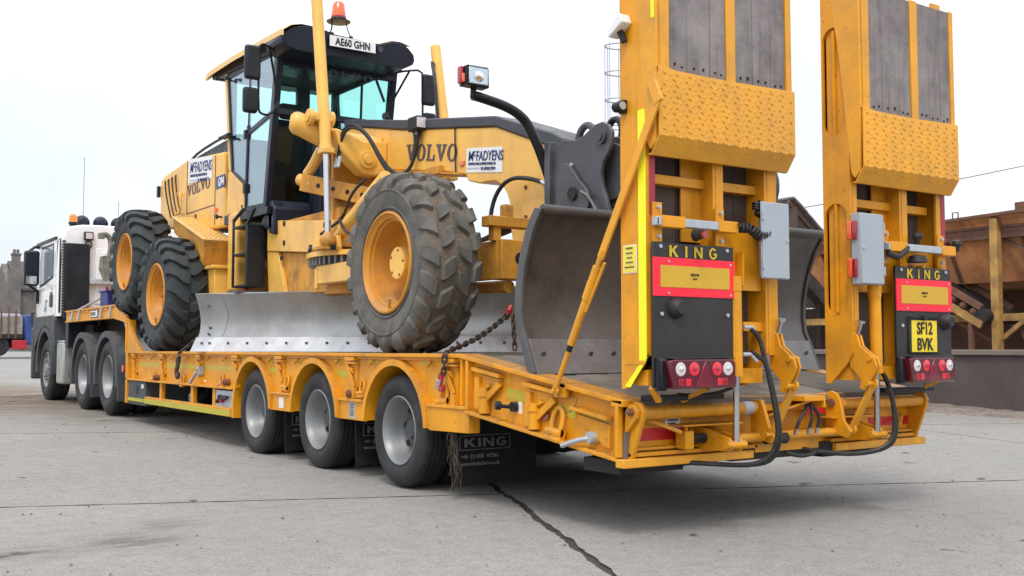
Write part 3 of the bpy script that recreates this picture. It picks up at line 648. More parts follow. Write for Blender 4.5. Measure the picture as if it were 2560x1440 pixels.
for sx in (0, 1):
    X = lambda d: d if sx == 0 else 2.54-d
    # hinge cheeks, leaning back towards the top
    ch = [(.03, .41), (-.03, .41), (-.075, .52), (-.115, .62), (-.125, .665), (-.10, .705), (-.06, .715), (-.02, .70), (.03, .64)]
    build(MB().prism(ch, 'x', X(.06), X(.085)), 'hinge_cheek', TY, TR, bevel=.003)
    ch2 = [(-.005, .56), (-.02, .55), (-.10, .63), (-.108, .665), (-.085, .695), (-.05, .70), (-.02, .675)]
    build(MB().prism(ch2, 'x', X(.035), X(.06)), 'hinge_cheek', TY, TR, bevel=.004)
    build(MB().cyl((X(.02), -.065, .66), (X(.035), -.065, .66), .022, 6).cyl((X(.0), -.065, .66), (X(.02), -.065, .66), .012, 10), 'hinge_bolt', BROWN, TR)
    build(MB().bar((X(.045), -.015, .56), (X(.045), .0, .42), .02, .03, (1, 0, 0)), 'latch_bar', WORN, TR)
    build(MB().box(*sorted((X(-.004), X(.03))), .0, .025, .425, .70), 'corner_plate', TY, TR, bevel=.003)
# hinge tubes
build(MB().cyl((.11, -.07, .655), (.93, -.07, .655), .036, 18).cyl((.09, -.07, .655), (.11, -.07, .655), .043, 18), 'hinge_tube', TY, TR)
build(MB().cyl((1.66, -.07, .655), (2.46, -.07, .655), .036, 18), 'hinge_tube', TY, TR)
build(MB().cyl((.83, -.07, .655), (.90, -.07, .655), .0375, 18), 'hinge_bush', GALV, TR)
build(MB().box(.10, .52, .016, .0195, .50, .565), 'reflector_strip', REDR, TR); build(MB().box(2.06, 2.46, .016, .0195, .50, .555), 'reflector_strip', REDR, TR)
st = build(MB().box(.34, .45, .015, .0195, .56, .615), 'sticker', WHITE, TR)
text('LOCKING PIN', TXT, st, (.350, .0135, .598), (1, 0, 0), (0, 0, 1), .009, 1.0, .0); text('PULL TO RELEASE', TXTV, st, (.352, .0135, .584), (1, 0, 0), (0, 0, 1), .0055, 1.0, .0); text('TURN TO LOCK', TXTV, st, (.36, .0135, .571), (1, 0, 0), (0, 0, 1), .0055, 1.0, .0)
build(MB().bar((.23, .0, .605), (.36, -.09, .545), .028, .02).cyl((.20, .02, .61), (.235, -.01, .605), .018, 10), 'locking_lever', TYF, TR, bevel=.003)
build(MB().bar((2.36, .0, .565), (2.27, -.05, .51), .028, .02), 'locking_lever', TYF, TR, bevel=.003)
# lower pins, clevises and the tie rod
for x, s_ in ((.60, 1), (1.79, -1)):
    v = MB(); pr = [(-.275, .475), (-.24, .445), (-.05, .44), (.02, .45), (.02, .57), (-.06, .56), (-.24, .515)]
    for dx in (-.045, .03): v.prism(pr, 'x', x+dx, x+dx+.016)
    v.cyl((x-.07, -.245, .48), (x+.07, -.245, .48), .022, 12); build(v, 'ram_clevis', TY, TR, bevel=.003)
    build(MB().box(x-.24, x+.20, -.11, .02, .575, .583), 'clevis_shelf', TY, TR)
build(MB().cyl((.42, -.06, .505), (.55, -.06, .505), .028, 14), 'lock_ram', BLK, TR); build(MB().box(.38, .44, -.10, -.02, .455, .55).cyl((.41, -.07, .55), (.41, -.07, .57), .012, 8), 'lock_ram_mount', TY, TR, bevel=.004)
build(MB().cyl((1.66, -.06, .505), (1.76, -.06, .505), .028, 14), 'lock_ram', BLK, TR)
build(MB().cyl((.66, -.07, .492), (1.70, -.07, .492), .026, 14), 'tie_rod', TYF, TR)
build(MB().cyl((1.02, -.07, .482), (1.18, -.075, .478), .034, 12), 'grease', mat('grease', (.03, .022, .018), .55, var=.5, scale=40, bump=.5), TR)
build(MB().prism([(.98, .40), (1.52, .40), (1.52, .52), (1.30, .50), (.98, .44)], 'y', -.03, .02), 'centre_panel', TYF, TR)
# centre step between the ramps with its hoses
v = MB(); v.box(.98, 1.58, -.03, .05, .63, .72); v.hexa([(1.06, -.06, .60), (1.10, .0, .56), (1.10, .0, .575), (1.06, -.06, .615)], [(1.40, -.16, .70), (1.40, .0, .70), (1.40, .0, .715), (1.40, -.16, .715)])
v.box(1.24, 1.42, -.17, -.03, .685, .715); v.box(1.405, 1.42, -.17, -.03, .645, .69); build(v, 'centre_step', TY, TR, bevel=.003)
build(MB().box(1.40, 1.58, -.0335, -.031, .60, .645), 'reflector_strip', REDR, TR)
for k, (a, b_) in enumerate(((1.30, 1.20), (1.32, 1.31), (1.33, 1.38))):
    build(MB().tube([(a, -.10, .685), (a+.02, -.13, .66), (b_+.02, -.15, .59), (b_, -.13, .51)], .010, 8, smooth=2), 'hydraulic_hose', RUB, TR)
    build(MB().cyl((b_+.006, -.137, .53), (b_, -.128, .495), .013, 8), 'hose_fitting', CHROME, TR)
# ---------------------------------------------------------------- ramps
def plate_with_slots(x, slots, z0, z1, y0, y1, t=.02):
    """side plate in the y-z plane with stadium-shaped openings; its foot cut on the slant"""
    b = MB(); zs = set(z0+(z1-z0)*k/40 for k in range(41))
    for (a, c, ya, yb) in slots:
        r = (yb-ya)/2
        for k in range(13): zs.add(a+r-r*math.cos(k*math.pi/24)); zs.add(c-r+r*math.cos(k*math.pi/24))
    zs = sorted(zs)
    def cut(z):
        for (a, c, ya, yb) in slots:
            if a-1e-6 <= z <= c+1e-6:
                r = (yb-ya)/2; m = (ya+yb)/2; d = max(0, a+r-z, z-(c-r)); w = math.sqrt(max(0, r*r-d*d)); return m-w, m+w
        return None
    def span(z):                   # outline: bevelled foot
        return (y0 if z > z0+.30 else y0+(y1-y0)*0*(0), y1)
    for za, zb in zip(zs, zs[1:]):
        ca, cb = cut(za), cut(zb); mid = cut((za+zb)/2)
        def foot(z): return y0+max(0, (z0+.16-z))*1.0
        if mid is None: spans = [((foot(za), y1), (foot(zb), y1))]
        else:
            ca = ca or ((y0+y1)/2,)*2; cb = cb or ((y0+y1)/2,)*2
            spans = [((foot(za), ca[0]), (foot(zb), cb[0])), ((ca[1], y1), (cb[1], y1))]
        for (a0, a1), (b0, b1) in spans:
            b.hexa([(x, a0, za), (x, a1, za), (x, b1, zb), (x, b0, zb)], [(x+t, a0, za), (x+t, a1, za), (x+t, b1, zb), (x+t, b0, zb)])
    return b
def ramp(xl, xr, label, right):
    rp = build(MB().box(xl+.02, xr-.02, -.055, -.035, .86, 3.18), 'ramp', TYF, TR); rp['label'] = label
    # three uprights and cross bars behind the timber
    slots = [(1.18, 1.85, -.198, -.042), (2.26, 2.92, -.198, -.042)]
    def upright(x0, x1, outer):
        if right and outer < 0: build(plate_with_slots(x0, slots, .78, 3.2, -.225, -.03), 'side_plate', TY, rp, angle=20)
        else: build(plate_with_slots(x0 if outer <= 0 else x1-.02, [], .78, 3.2, -.225, -.03), 'side_plate', TY, rp, angle=20)
        build(MB().box(x0+.021, x1-.001, -.228, -.212, .95, 3.2) if outer <= 0 else MB().box(x0, x1-.021, -.228, -.212, .95, 3.2), 'post_flange', TY, rp)
    upright(xl, xl+.06, -1); m = xl+.47; upright(m, m+.075, 0); upright(xr-.095, xr, 0 if not right else 1)
    build(MB().prism([(-.20, .80), (-.04, .80), (-.04, .86), (-.20, .88)], 'x', xl+.03, xr-.1), 'foot_beam', TY, rp)
    if right: build(MB().box(xl+.02, xl+.03, -.2, -.04, 1.1, 3.0), 'inner_stiffener', TY, rp); build(MB().cyl((xl+.012, -.115, 1.2), (xl+.012, -.115, 2.9), .012, 8), 'slot_rod', TY, rp)
    for z in (1.35, 1.86, 2.15, 2.6, 3.05):
        for a, c in ((xl+.03, m), (m+.075, xr-.095)): build(MB().box(a, c, -.165, -.10, z-.025, z+.025), 'cross_bar', TY, rp, bevel=.003)
    build(MB().box(m-.14, m+.001, -.13, -.12, 1.55, 3.1), 'stiffener_plate', TY, rp)
    for a, c in ((xl+.03, m), (m+.08, xr-.1)):
        for k in range(3):
            w = (c-a)/3; build(MB().box(a+k*w+.002, a+(k+1)*w-.002, -.10, -.057, .90, 3.18), 'plank', WOODI, rp, bevel=.004)
    # gusset over the ram
    build(MB().prism([(m+.09, 1.30), (xr-.10, 1.30), (xr-.10, 1.62), (m+.09, 1.62), (m+.05, 1.45)], 'y', -.20, -.19), 'ram_gusset', TY, rp)
    for dx in (.09, .19): build(MB().prism([(-.25, 1.32), (-.20, 1.30), (-.20, 1.50), (-.255, 1.50)], 'x', m+dx, m+dx+.012), 'ram_lug', TY, rp)
    build(MB().box(xr-.24, xr-.09, -.20, -.16, 1.08, 1.13), 'cross_bar', TY, rp, bevel=.003)
    # hydraulic ram: barrel and rod
    cx = (m+.135) if not right else xl+.185
    build(MB().cyl((cx, -.25, .845), (cx, -.245, 1.36), .036, 20).cyl((cx, -.25, .84), (cx, -.25, .86), .040, 20).cyl((cx, -.245, 1.29), (cx, -.245, 1.37), .040, 20), 'ram_barrel', TY, rp)
    build(MB().cyl((cx, -.25, .84), (cx, -.245, .485), .018, 14), 'ram_rod', CHROME, rp)
    # folded upper section: wedge side plates, timber, strips, tread plate
    xf = xr+.045 if not right else xr+.005
    for x in (xl-.002, xf-.02):
        build(MB().prism([(-.10, 3.13), (-.31, 3.13), (-.312, 2.36), (-.30, 2.02), (-.262, 1.985), (-.238, 2.02), (-.16, 2.75)], 'x', x, x+.02), 'fold_side', TYF, rp, bevel=.003)
    build(MB().prism([(-.12, 3.13), (-.285, 3.13), (-.285, 2.0), (-.262, 2.0)], 'x', xl+.02, xf-.021), 'fold_core', TYF, rp)
    s0, s1, s2, s3 = xl+.085, xl+.485, xl+.56, xf-.055
    for a, c in ((xl+.019, s0-.003), (s1+.003, s2-.003), (s3+.003, xf-.019)): build(MB().box(a, c, -.318, -.286, 2.36, 3.13), 'fold_strip', TYF, rp, bevel=.003)
    for a, c, ns in ((s0, s1, (.31, .72)), (s2, s3, (.34, .70))):
        e = [a]+[a+(c-a)*q for q in ns]+[c]
        for k in range(3):
            pk = build(MB().box(e[k]+.0015, e[k+1]-.0015, -.310-rng.uniform(0, .003), -.286, 2.35, 3.125), 'plank', WOODD, rp, bevel=.003)
            nb = MB()
            for q in (.3, .7): nb.cyl((e[k]+(e[k+1]-e[k])*q, -.315, 2.425+rng.uniform(-.015, .015)), (e[k]+(e[k+1]-e[k])*q, -.308, 2.42), .0065, 8)
            build(nb, 'screw_head', DARK, pk)
    rows = []
    for y, z in ((-.286, 2.405), (-.325, 2.40), (-.3265, 2.385), (-.3265, 2.05), (-.268, 1.962), (-.250, 1.962)):
        rows.append([(x, y, z-(.015 if .1 < (x-xl)/(xf-xl) < 1 and z > 2.37 else 0)) for x in (xl, xl+.12, (xl+xf)/2, xf)])
    tp = build(MB().sheet(rows), 'tread_plate', TYF, rp, solid=.008, angle=20)
    lug = MB(); k = 0; z = 2.365
    while z > 2.0:
        x = xl+.035+(.022 if k % 2 else 0); j = 0
        while x < xf-.03:
            a = .6 if (j+k) % 2 else -.6; y = -.3300 if z > 2.05 else -.3295+(2.05-z)*.66
            d = Vector((math.cos(a+.2), 0, math.sin(a+.2)))*.014; e = Vector((-d.z, 0, d.x))*.24; c = Vector((x, y, z))
            top = c+Vector((0, -.0045, 0))
            lug.add([c-d-e*.3, c-e, c+d-e*.3, c+d+e*.3, c+e, c-d+e*.3, top-d*.6, top+d*.6], [(0,1,6),(1,2,7,6),(2,3,7),(3,4,7),(4,5,6,7),(5,0,6)])
            x += .0435; j += 1
        z -= .0285; k += 1
    tag(build(lug, 'tread_pattern', TREAD, tp), kind='stuff')
    return rp, m, xf
RL, mL, xfL = ramp(.0, .96, 'left raised ramp with the prop bar', False)
RR, mR, xfR = ramp(1.60, 2.54, 'right raised ramp with slotted side plate', True)
# reflective tapes on the ramps
build(MB().hexa([(-.002, -.168, .90), (-.002, -.2245, .935), (-.002, -.2245, 2.20), (-.002, -.168, 2.20)], [(.0005, -.168, .90), (.0005, -.2245, .935), (.0005, -.2245, 2.20), (.0005, -.168, 2.20)])
      .hexa([(-.002, -.055, .79), (-.002, -.10, .79), (-.002, -.2245, .93), (-.002, -.168, .905)], [(.0005, -.055, .79), (.0005, -.10, .79), (.0005, -.2245, .93), (.0005, -.168, .905)]), 'reflective_tape', LIMEB, RL)
build(MB().box(-.0045, -.002, -.30, -.275, 2.65, 3.0), 'reflective_tape', LIMEB, RL)
build(MB().box(-.003, .0005, -.21, -.06, .905, .925), 'welded_seam', TY, RL)
build(MB().box(.022, .058, -.2305, -.2285, 1.66, 2.0), 'reflector_strip', MAROON, RL); build(MB().box(2.49, 2.535, -.2305, -.2285, 1.62, 2.02), 'reflector_strip', MAROON, RR)
ws = build(MB().box(-.003, .0, -.155, -.05, 1.37, 1.515), 'warning_sign', WHITE, RL); build(MB().box(-.0045, -.003, -.152, -.053, 1.374, 1.511), 'sign_face', mat('sign_yellow', (.80, .66, .10), .5), ws)
for k, (tx, h) in enumerate((('WARNING', .008), ('ENSURE AREA', .006), ('AT REAR IS', .006), ('CLEAR BEFORE', .006), ('OPERATING RAMPS', .006))):
    text(tx, SIGNP, ws, (-.006, -.102, 1.495-.024*k), (0, -1, 0), (0, 0, 1), h, .95, .0003, 'CENTER')
# lamps on the left ramp's flank
v = MB(); v.box(-.03, .0, -.09, -.045, 2.20, 2.27); v.cyl((-.035, -.03, 2.235), (-.035, -.09, 2.235), .028, 14); build(v, 'side_lamp', BLK, RL, bevel=.006); build(MB().cyl((-.035, -.09, 2.235), (-.035, -.096, 2.235), .021, 14), 'lamp_lens', GALV, RL)
v = MB(); v.prism([(-.13, 2.66), (-.02, 2.60), (-.01, 2.64), (-.11, 2.71)], 'x', -.07, .0); build(v, 'work_lamp', WHITE, RL, bevel=.006); build(MB().bar((-.03, -.07, 2.63), (-.02, -.09, 2.57), .025, .03), 'work_lamp_bracket', BLK, RL)
# light boards
def lightboard(x0, x1, z0, z1, right):
    b = build(MB().box(x0, x1, -.262, -.246, z0, z1), 'light_board', BOARD, TR, bevel=.003)
    letters('KING', WIDE, KINGY, b, (x0+.11, -.264, z1-.070), (1, 0, 0), (0, 0, 1), .058, .85, .95)
    mz = z1-.075
    mk = build(MB().box(x0-.002, x1+.002, -.268, -.2625, mz-.195, mz), 'marker_board', REDM, TR); build(MB().box(x0+.045, x1-.038, -.2705, -.268, mz-.150, mz-.040), 'marker_face', OCHRE, mk)
    text('ECE 70', TXT, mk, ((x0+x1)/2-.005, -.272, mz-.088), (1, 0, 0), (0, 0, 1), .011, 1.2, .0006, 'CENTER'); text('00 3827', TXT, mk, ((x0+x1)/2-.005, -.272, mz-.106), (1, 0, 0), (0, 0, 1), .006, 1.1, .0003, 'CENTER')
    for x, z in ((x0+.10, mz-.02), (x1-.03, mz-.02), (x0+.10, mz-.18), (x1-.03, mz-.18)): build(MB().cyl((x, -.2725, z), (x, -.268, z), .006, 10), 'bolt', GALV, mk)
    for x, z in ((x0+.05, z1-.02), (x1-.05, z1-.02), (x0+.055, z1-.36), (x1-.05, z1-.36), (x0+.07, z0+.05)): build(MB().cyl((x, -.2705, z), (x, -.262, z), .010, 10), 'bolt', GALV, b)
    for x in ((x0+.15,) if not right else (x1-.07,)): build(MB().lathe([(-.315, .0), (-.315, .032), (-.30, .042), (-.285, .05), (-.262, .056)], (x, 0, mz-.255), 'y', 20), 'rubber_buffer', RUB, b)
    # tail lamp cluster
    lx0, lx1 = (.025, .503) if not right else (1.955, 2.43); lz0, lz1 = .785, .935; w = lx1-lx0
    lp = build(MB().box(lx0, lx1, -.30, -.262, lz0, lz1), 'tail_lamp', BLK, TR, bevel=.01)
    build(MB().box(lx0-.005, lx0+.05, -.285, -.262, lz0-.01, lz1+.005).box(lx0+.04, lx1, -.345, -.262, lz1, lz1+.005), 'lamp_housing', BLK, lp, bevel=.004)
    build(MB().prism([(lx0+.045, lz0), (lx1-.004, lz0), (lx1, lz0+.01), (lx1, lz1-.02), (lx1-.02, lz1-.002), (lx0+.05, lz1-.002), (lx0+.02, lz1-.01)], 'y', -.345, -.30), 'lamp_lens', LDRED, lp, bevel=.006)
    for fx, m1 in ((.19, LCLR), (.385, LREDB), (.72, LREDB), (.88, LCLR)):
        cx = lx0+w*fx; cz = lz1-.052; ring_ = MB().lathe([(-.349, .0), (-.3485, .02), (-.3475, .032), (-.344, .036)], (cx, 0, cz), 'y', 22); build(ring_, 'lamp_disc', m1, lp)
        build(MB().lathe([(-.3505, .0), (-.35, .012), (-.3485, .015)], (cx, 0, cz), 'y', 14), 'bulb_reflector', MIRR if m1 is LCLR else LRED, lp)
    build(MB().prism([(lx0+w*.40, lz0+.008), (lx0+w*.66, lz0+.008), (lx0+w*.54, lz1-.012)], 'y', -.350, -.344), 'triangle_reflector', LTRI, lp, bevel=.002)
    for fx in (.20, .30, .76, .84): build(MB().box(lx0+w*fx-.018, lx0+w*fx+.016, -.3475, -.344, lz0+.015, lz0+.05), 'lamp_cell', LREDB if fx in (.30, .76) else LRED, lp, bevel=.003)
    return b
lightboard(.010, .580, .79, 1.52, False); rb = lightboard(1.968, 2.525, .80, 1.485, True)
npx = build(MB().box(2.075, 2.37, -.272, -.262, .955, 1.175), 'plate_holder', BLK, TR, bevel=.004)
build(MB().box(2.10, 2.355, -.2745, -.272, .965, 1.158), 'number_plate', PLY, npx)
text('SF12', TXT, npx, (2.2275, -.2765, 1.075), (1, 0, 0), (0, 0, 1), .072, .80, .0025, 'CENTER'); text('BVK', TXT, npx, (2.2275, -.2765, .978), (1, 0, 0), (0, 0, 1), .072, .86, .0025, 'CENTER')
build(MB().cyl((2.22, -.29, 1.175), (2.22, -.262, 1.175), .018, 10).box(2.08, 2.365, -.285, -.262, 1.172, 1.18), 'plate_lamp', BLK, TR)
# telescopic bars above the boards, with the coiled lead
def telebar(x0, x1, z, y, side):
    b = build(MB().box(x0, x1, y-.022, y+.022, z-.022, z+.022), 'telescopic_bar', GALV, TR, bevel=.004)
    build(MB().box(x0+.03, x0+.19, y-.028, y+.028, z-.03, z+.03).box(x1-.15, x1-.01, y-.028, y+.028, z-.03, z+.03), 'bar_sleeve', TY, b, bevel=.004)
    build(MB().box(x0+.002, x0+.008, y-.024, y-.016, z-.016, z+.016), 'bar_end', BLK, b)
    for x in (x0+.04, x1-.10): build(MB().box(x-.03, x+.03, y+.02, y+.032, z-.10, z+.10), 'bar_bracket', TY, b); build(MB().cyl((x, y-.0, z+.075), (x, y+.022, z+.075), .009, 8).cyl((x, y-.0, z-.075), (x, y+.022, z-.075), .009, 8), 'bolt', GALV, b)
telebar(.02, .60, 1.625, -.265, 0); telebar(1.86, 2.56, 1.60, -.265, 1)
build(MB().lathe([(-.36, 0), (-.36, .022), (-.33, .026), (-.30, .035)], (.27, 0, 1.565), 'y', 14), 'bar_knob', RUB, TR); build(MB().lathe([(-.37, 0), (-.37, .018), (-.36, .02)], (.27, 0, 1.562), 'y', 14), 'bar_lens', LRED, TR)
for x, z in ((2.19, 1.655), (2.60, 1.63)): build(MB().lathe([(-.03, .0), (-.03, .012), (.0, .02), (.02, .034), (.04, .03), (.05, 0)], (x, -.265, z), 'z', 14), 'bar_knob', RUB, TR)
build(MB().lathe([(-.02, .06), (0, .055), (.02, .05), (.03, 0)], (2.18, -.27, 1.535), 'z', 16), 'rubber_buffer', RUB, TR)
pts = []
for k in range(15*9):
    t = k/(15*9-1); p = Vector((.585+.06*t, -.30, 1.605)) if 0 else None
    c = [Vector((.59, -.29, 1.625)), Vector((.66, -.31, 1.625)), Vector((.73, -.31, 1.585)), Vector((.80, -.30, 1.60)), Vector((.80, -.29, 1.70)), Vector((.755, -.27, 1.73)), Vector((.76, -.27, 1.78))]
    u = t*(len(c)-1); i = min(int(u), len(c)-2); f = u-i
    a, b_ = c[i], c[i+1]; p = a.lerp(b_, f); d = (b_-a).normalized(); x, y = MB().frame(d); w = 2*math.pi*k/9*1.0
    pts.append(p+(x*math.cos(w*1.4)+y*math.sin(w*1.4))*.024)
build(MB().tube(pts, .0075, 6, smooth=1), 'coiled_lead', RUB, TR)
build(MB().tube([(1.87, -.28, 1.56), (1.93, -.30, 1.53), (2.0, -.29, 1.56), (2.06, -.28, 1.60)], .02, 8, smooth=2), 'coiled_lead', RUB, TR)
# silver cabinets with side lamps
for x0, x1, lx, s_, yb in ((.735, .952, .952, 1, -.312), (1.565, 1.778, 1.565, -1, -.255)):
    b = build(MB().box(x0, x1, -.32, yb, 1.36, 1.775), 'control_cabinet', BOX, TR, bevel=.004)
    if s_ > 0: build(MB().box(x0+.08, x1-.005, -.311, -.23, 1.38, 1.75), 'cabinet_back', BOX, b)
    build(MB().box(x0+.004, x1-.004, -.326, -.3205, 1.364, 1.771), 'cabinet_door', BOX, b, bevel=.003)
    build(MB().cyl((x1-.02 if s_ > 0 else x0+.02, -.332, 1.57), (x1-.02 if s_ > 0 else x0+.02, -.326, 1.57), .009, 10), 'door_lock', GALV, b)
    hx = x0+.004 if s_ > 0 else x1-.004
    for z in (1.70, 1.44): build(MB().cyl((hx, -.328, z-.025), (hx, -.328, z+.025), .006, 8), 'door_hinge', GALV, b)
    for z0, z1 in ((1.62, 1.73), (1.40, 1.51)):
        build(MB().box(*sorted((lx, lx+s_*.018)), -.300, -.272, z0, z1), 'side_lamp', LRED, TR, bevel=.006); build(MB().box(*sorted((lx, lx+s_*.020)), -.268, -.235, z0, z1), 'side_lamp', LORG, TR, bevel=.006)
# folding links at the inner feet
for x in (.93, 1.615):
    for dx in (0, .032):
        pr = [(-.19, 1.10), (-.245, 1.065), (-.265, 1.0), (-.36, .93), (-.375, .885), (-.36, .845), (-.29, .745), (-.255, .755), (-.265, .81), (-.19, .88)]
        build(MB().prism(pr, 'x', x+dx, x+dx+.014), 'fold_arm', TY, TR, bevel=.003)
    build(MB().bar((x+.05, -.315, .785), (x+.05, -.16, .51), .016, .055, (1, 0, 0)).cyl((x+.042, -.315, .785), (x+.058, -.315, .785), .032, 14).cyl((x+.042, -.16, .51), (x+.058, -.16, .51), .032, 14), 'fold_link', TYF, TR, bevel=.003)
    for y, z in ((-.315, .785), (-.16, .51), (-.33, .93)): build(MB().cyl((x-.012, y, z), (x+.066, y, z), .016, 10), 'link_pin', TY, TR)
    build(MB().cyl((x+.02, -.235, 1.07), (x+.02, -.26, 1.135), .011, 10).cyl((x+.02, -.26, 1.135), (x+.02, -.264, 1.15), .022, 12), 'adjuster_bolt', CHROME, TR)
    build(MB().cyl((x-.008, -.12, .985), (x-.001, -.12, .985), .018, 14), 'plate_hole', DARK, TR)
v = MB(); v.prism([(-.02, .50), (-.02, .72), (-.06, .735), (-.10, .72), (-.125, .68), (-.15, .56), (-.20, .50), (-.17, .46)], 'x', 1.60, 1.625); build(v, 'hinge_cheek', TY, TR, bevel=.003)
build(MB().cyl((1.585, -.07, .665), (1.60, -.07, .665), .024, 12), 'hinge_bolt', BROWN, TR)
v = MB(); v.prism([(-.02, .50), (-.02, .70), (-.10, .70), (-.15, .56), (-.19, .50), (-.16, .46)], 'x', .955, .98); build(v, 'hinge_cheek', TY, TR, bevel=.003)
# hoses hanging below the ramps
for dx in (0, .03):
    build(MB().tube([(.72, -.25, 1.09-dx*4), (.76, -.27, 1.06-dx*4), (.775, -.30, .92), (.80+dx*.4, -.33, .72), (.83+dx*.5, -.34, .52), (.80+dx, -.30, .40-dx*.5), (.72, -.22, .36), (.55, -.1, .37), (.40, .0, .38)], .013, 8, smooth=2), 'hydraulic_hose', RUB, TR)
    build(MB().tube([(1.79, -.235, .90), (1.83, -.28, .82), (1.86, -.31, .66), (1.87+dx*.5, -.31, .50), (1.82+dx, -.29, .405), (1.68, -.2, .365), (1.50, -.1, .375), (1.38, -.02, .40)], .014, 8, smooth=2), 'hydraulic_hose', RUB, TR)
for x, z in ((.70, 1.10), (.69, .955)): build(MB().cyl((x-.03, -.245, z), (x+.03, -.25, z), .011, 8).cyl((x+.03, -.25, z), (x+.06, -.265, z-.04), .009, 8), 'hose_fitting', GALV, TR)
build(MB().tube([(1.13, -.12, .40), (1.22, -.14, .375), (1.33, -.14, .38), (1.42, -.1, .40)], .012, 8, smooth=2), 'hydraulic_hose', RUB, TR)
build(MB().tube([(.30, -.12, .745), (.45, -.13, .735), (.62, -.12, .75), (.76, -.1, .78), (.86, -.1, .82)], .010, 8, smooth=2), 'cable', RUB, TR)
build(MB().box(.10, .62, -.15, -.06, .715, .745), 'lamp_tray', BLK, TR, bevel=.004); build(MB().box(2.0, 2.5, -.15, -.06, .715, .745), 'lamp_tray', BLK, TR, bevel=.004)
build(MB().bar((.03, -.225, .79), (.10, -.20, .72), .03, .02), 'board_stay', TY, TR); build(MB().bar((.42, -.22, .78), (.36, -.1, .71), .06, .02), 'board_stay', TY, TR)
build(MB().bar((2.5, -.225, .80), (2.40, -.12, .73), .04, .02), 'board_stay', TY, TR)
# prop bar and ram of the left ramp
P0, P1, P2 = Vector((-.03, -.355, 2.23)), Vector((-.03, .10, 1.46)), Vector((-.03, .50, .755))
pb = build(MB().bar(P0, P1, .05, .014, (1, 0, 0)), 'prop_bar', TYF, TR, bevel=.003)
build(MB().bar((-.02, -.29, 2.345), (-.03, -.36, 2.20), .06, .02, (1, 0, 0)).box(-.03, .02, -.335, -.30, 2.28, 2.36), 'prop_bracket', TYF, TR, bevel=.003)
d = (P2-P1).normalized()
build(MB().cyl(P1-d*.05, P1+d*.12, .017, 12).cyl(P1+d*.05, P1+d*.13, .026, 12).cyl(P1+d*.10, P1+d*.52, .022, 14).cyl(P1+d*.14, P1+d*.24, .027, 14), 'prop_ram', TYF, TR)
build(MB().cyl(P1+d*.52, P1+d*.56, .0165, 12), 'prop_seal', BLK, TR); build(MB().cyl(P1+d*.02+Vector((0, -.045, -.01)), P1+d*.32+Vector((0, -.03, .0)), .009, 8), 'prop_catch', TYF, TR); build(MB().cyl(P1+d*.56, P2-d*.02, .015, 12).tube([P2+Vector((0, .02*math.cos(t), .02*math.sin(t))) for t in [k*math.pi/6 for k in range(12)]], .008, 6, closed=True), 'prop_rod', TYF, TR)
build(MB().cyl((-.05, .50, .755), (.03, .50, .755), .011, 10), 'prop_pin', TYF, TR); build(MB().box(-.0, .03, .45, .55, .715, .80), 'prop_lug', TY, TR, bevel=.004)
build(MB().tube([(-.01, .50, .735), (-.005, .47, .66), (0.0, .43, .63), (.01, .38, .66), (.02, .36, .72)], .003, 5, smooth=2), 'retaining_chain', BROWN, TR)
# ================================================================== ROAD GRADER on the trailer
GR = thing('road_grader', (1.28, 5.6, .95), 'yellow articulated road grader with black cab and big lugged tyres, chained on the low loader', 'road grader')
SEC = [(-.0, .637), (.06, .636), (.12, .630), (.165, .620), (.195, .603), (.212, .578), (.222, .54), (.223, .50), (.215, .455), (.203, .41), (.192, .375), (.186, .362)]
SL = [0]
for a, b_ in zip(SEC, SEC[1:]): SL.append(SL[-1]+math.dist(a, b_))
UN = SL[4]
def sec(u):
    sg = -1 if u < 0 else 1; s_ = abs(u)*UN
    for i in range(len(SEC)-1):
        if s_ <= SL[i+1] or i == len(SEC)-2:
            f = (s_-SL[i])/(SL[i+1]-SL[i]); x = SEC[i][0]+(SEC[i+1][0]-SEC[i][0])*f; r = SEC[i][1]+(SEC[i+1][1]-SEC[i][1])*f
            break
    def nrm(i):
        a, b_ = SEC[max(0, i-1)], SEC[min(len(SEC)-1, i+1)]; d = (b_[0]-a[0], b_[1]-a[1]); L_ = math.hypot(*d); return (-d[1]/L_, d[0]/L_)
    n0, n1 = nrm(i), nrm(i+1)
    if i == 0 and f < .01: n0 = (0, 1)
    n = (n0[0]*(1-f)+n1[0]*f, n0[1]*(1-f)+n1[1]*f)
    return sg*x, r, sg*n[0], n[1]
CX = .205
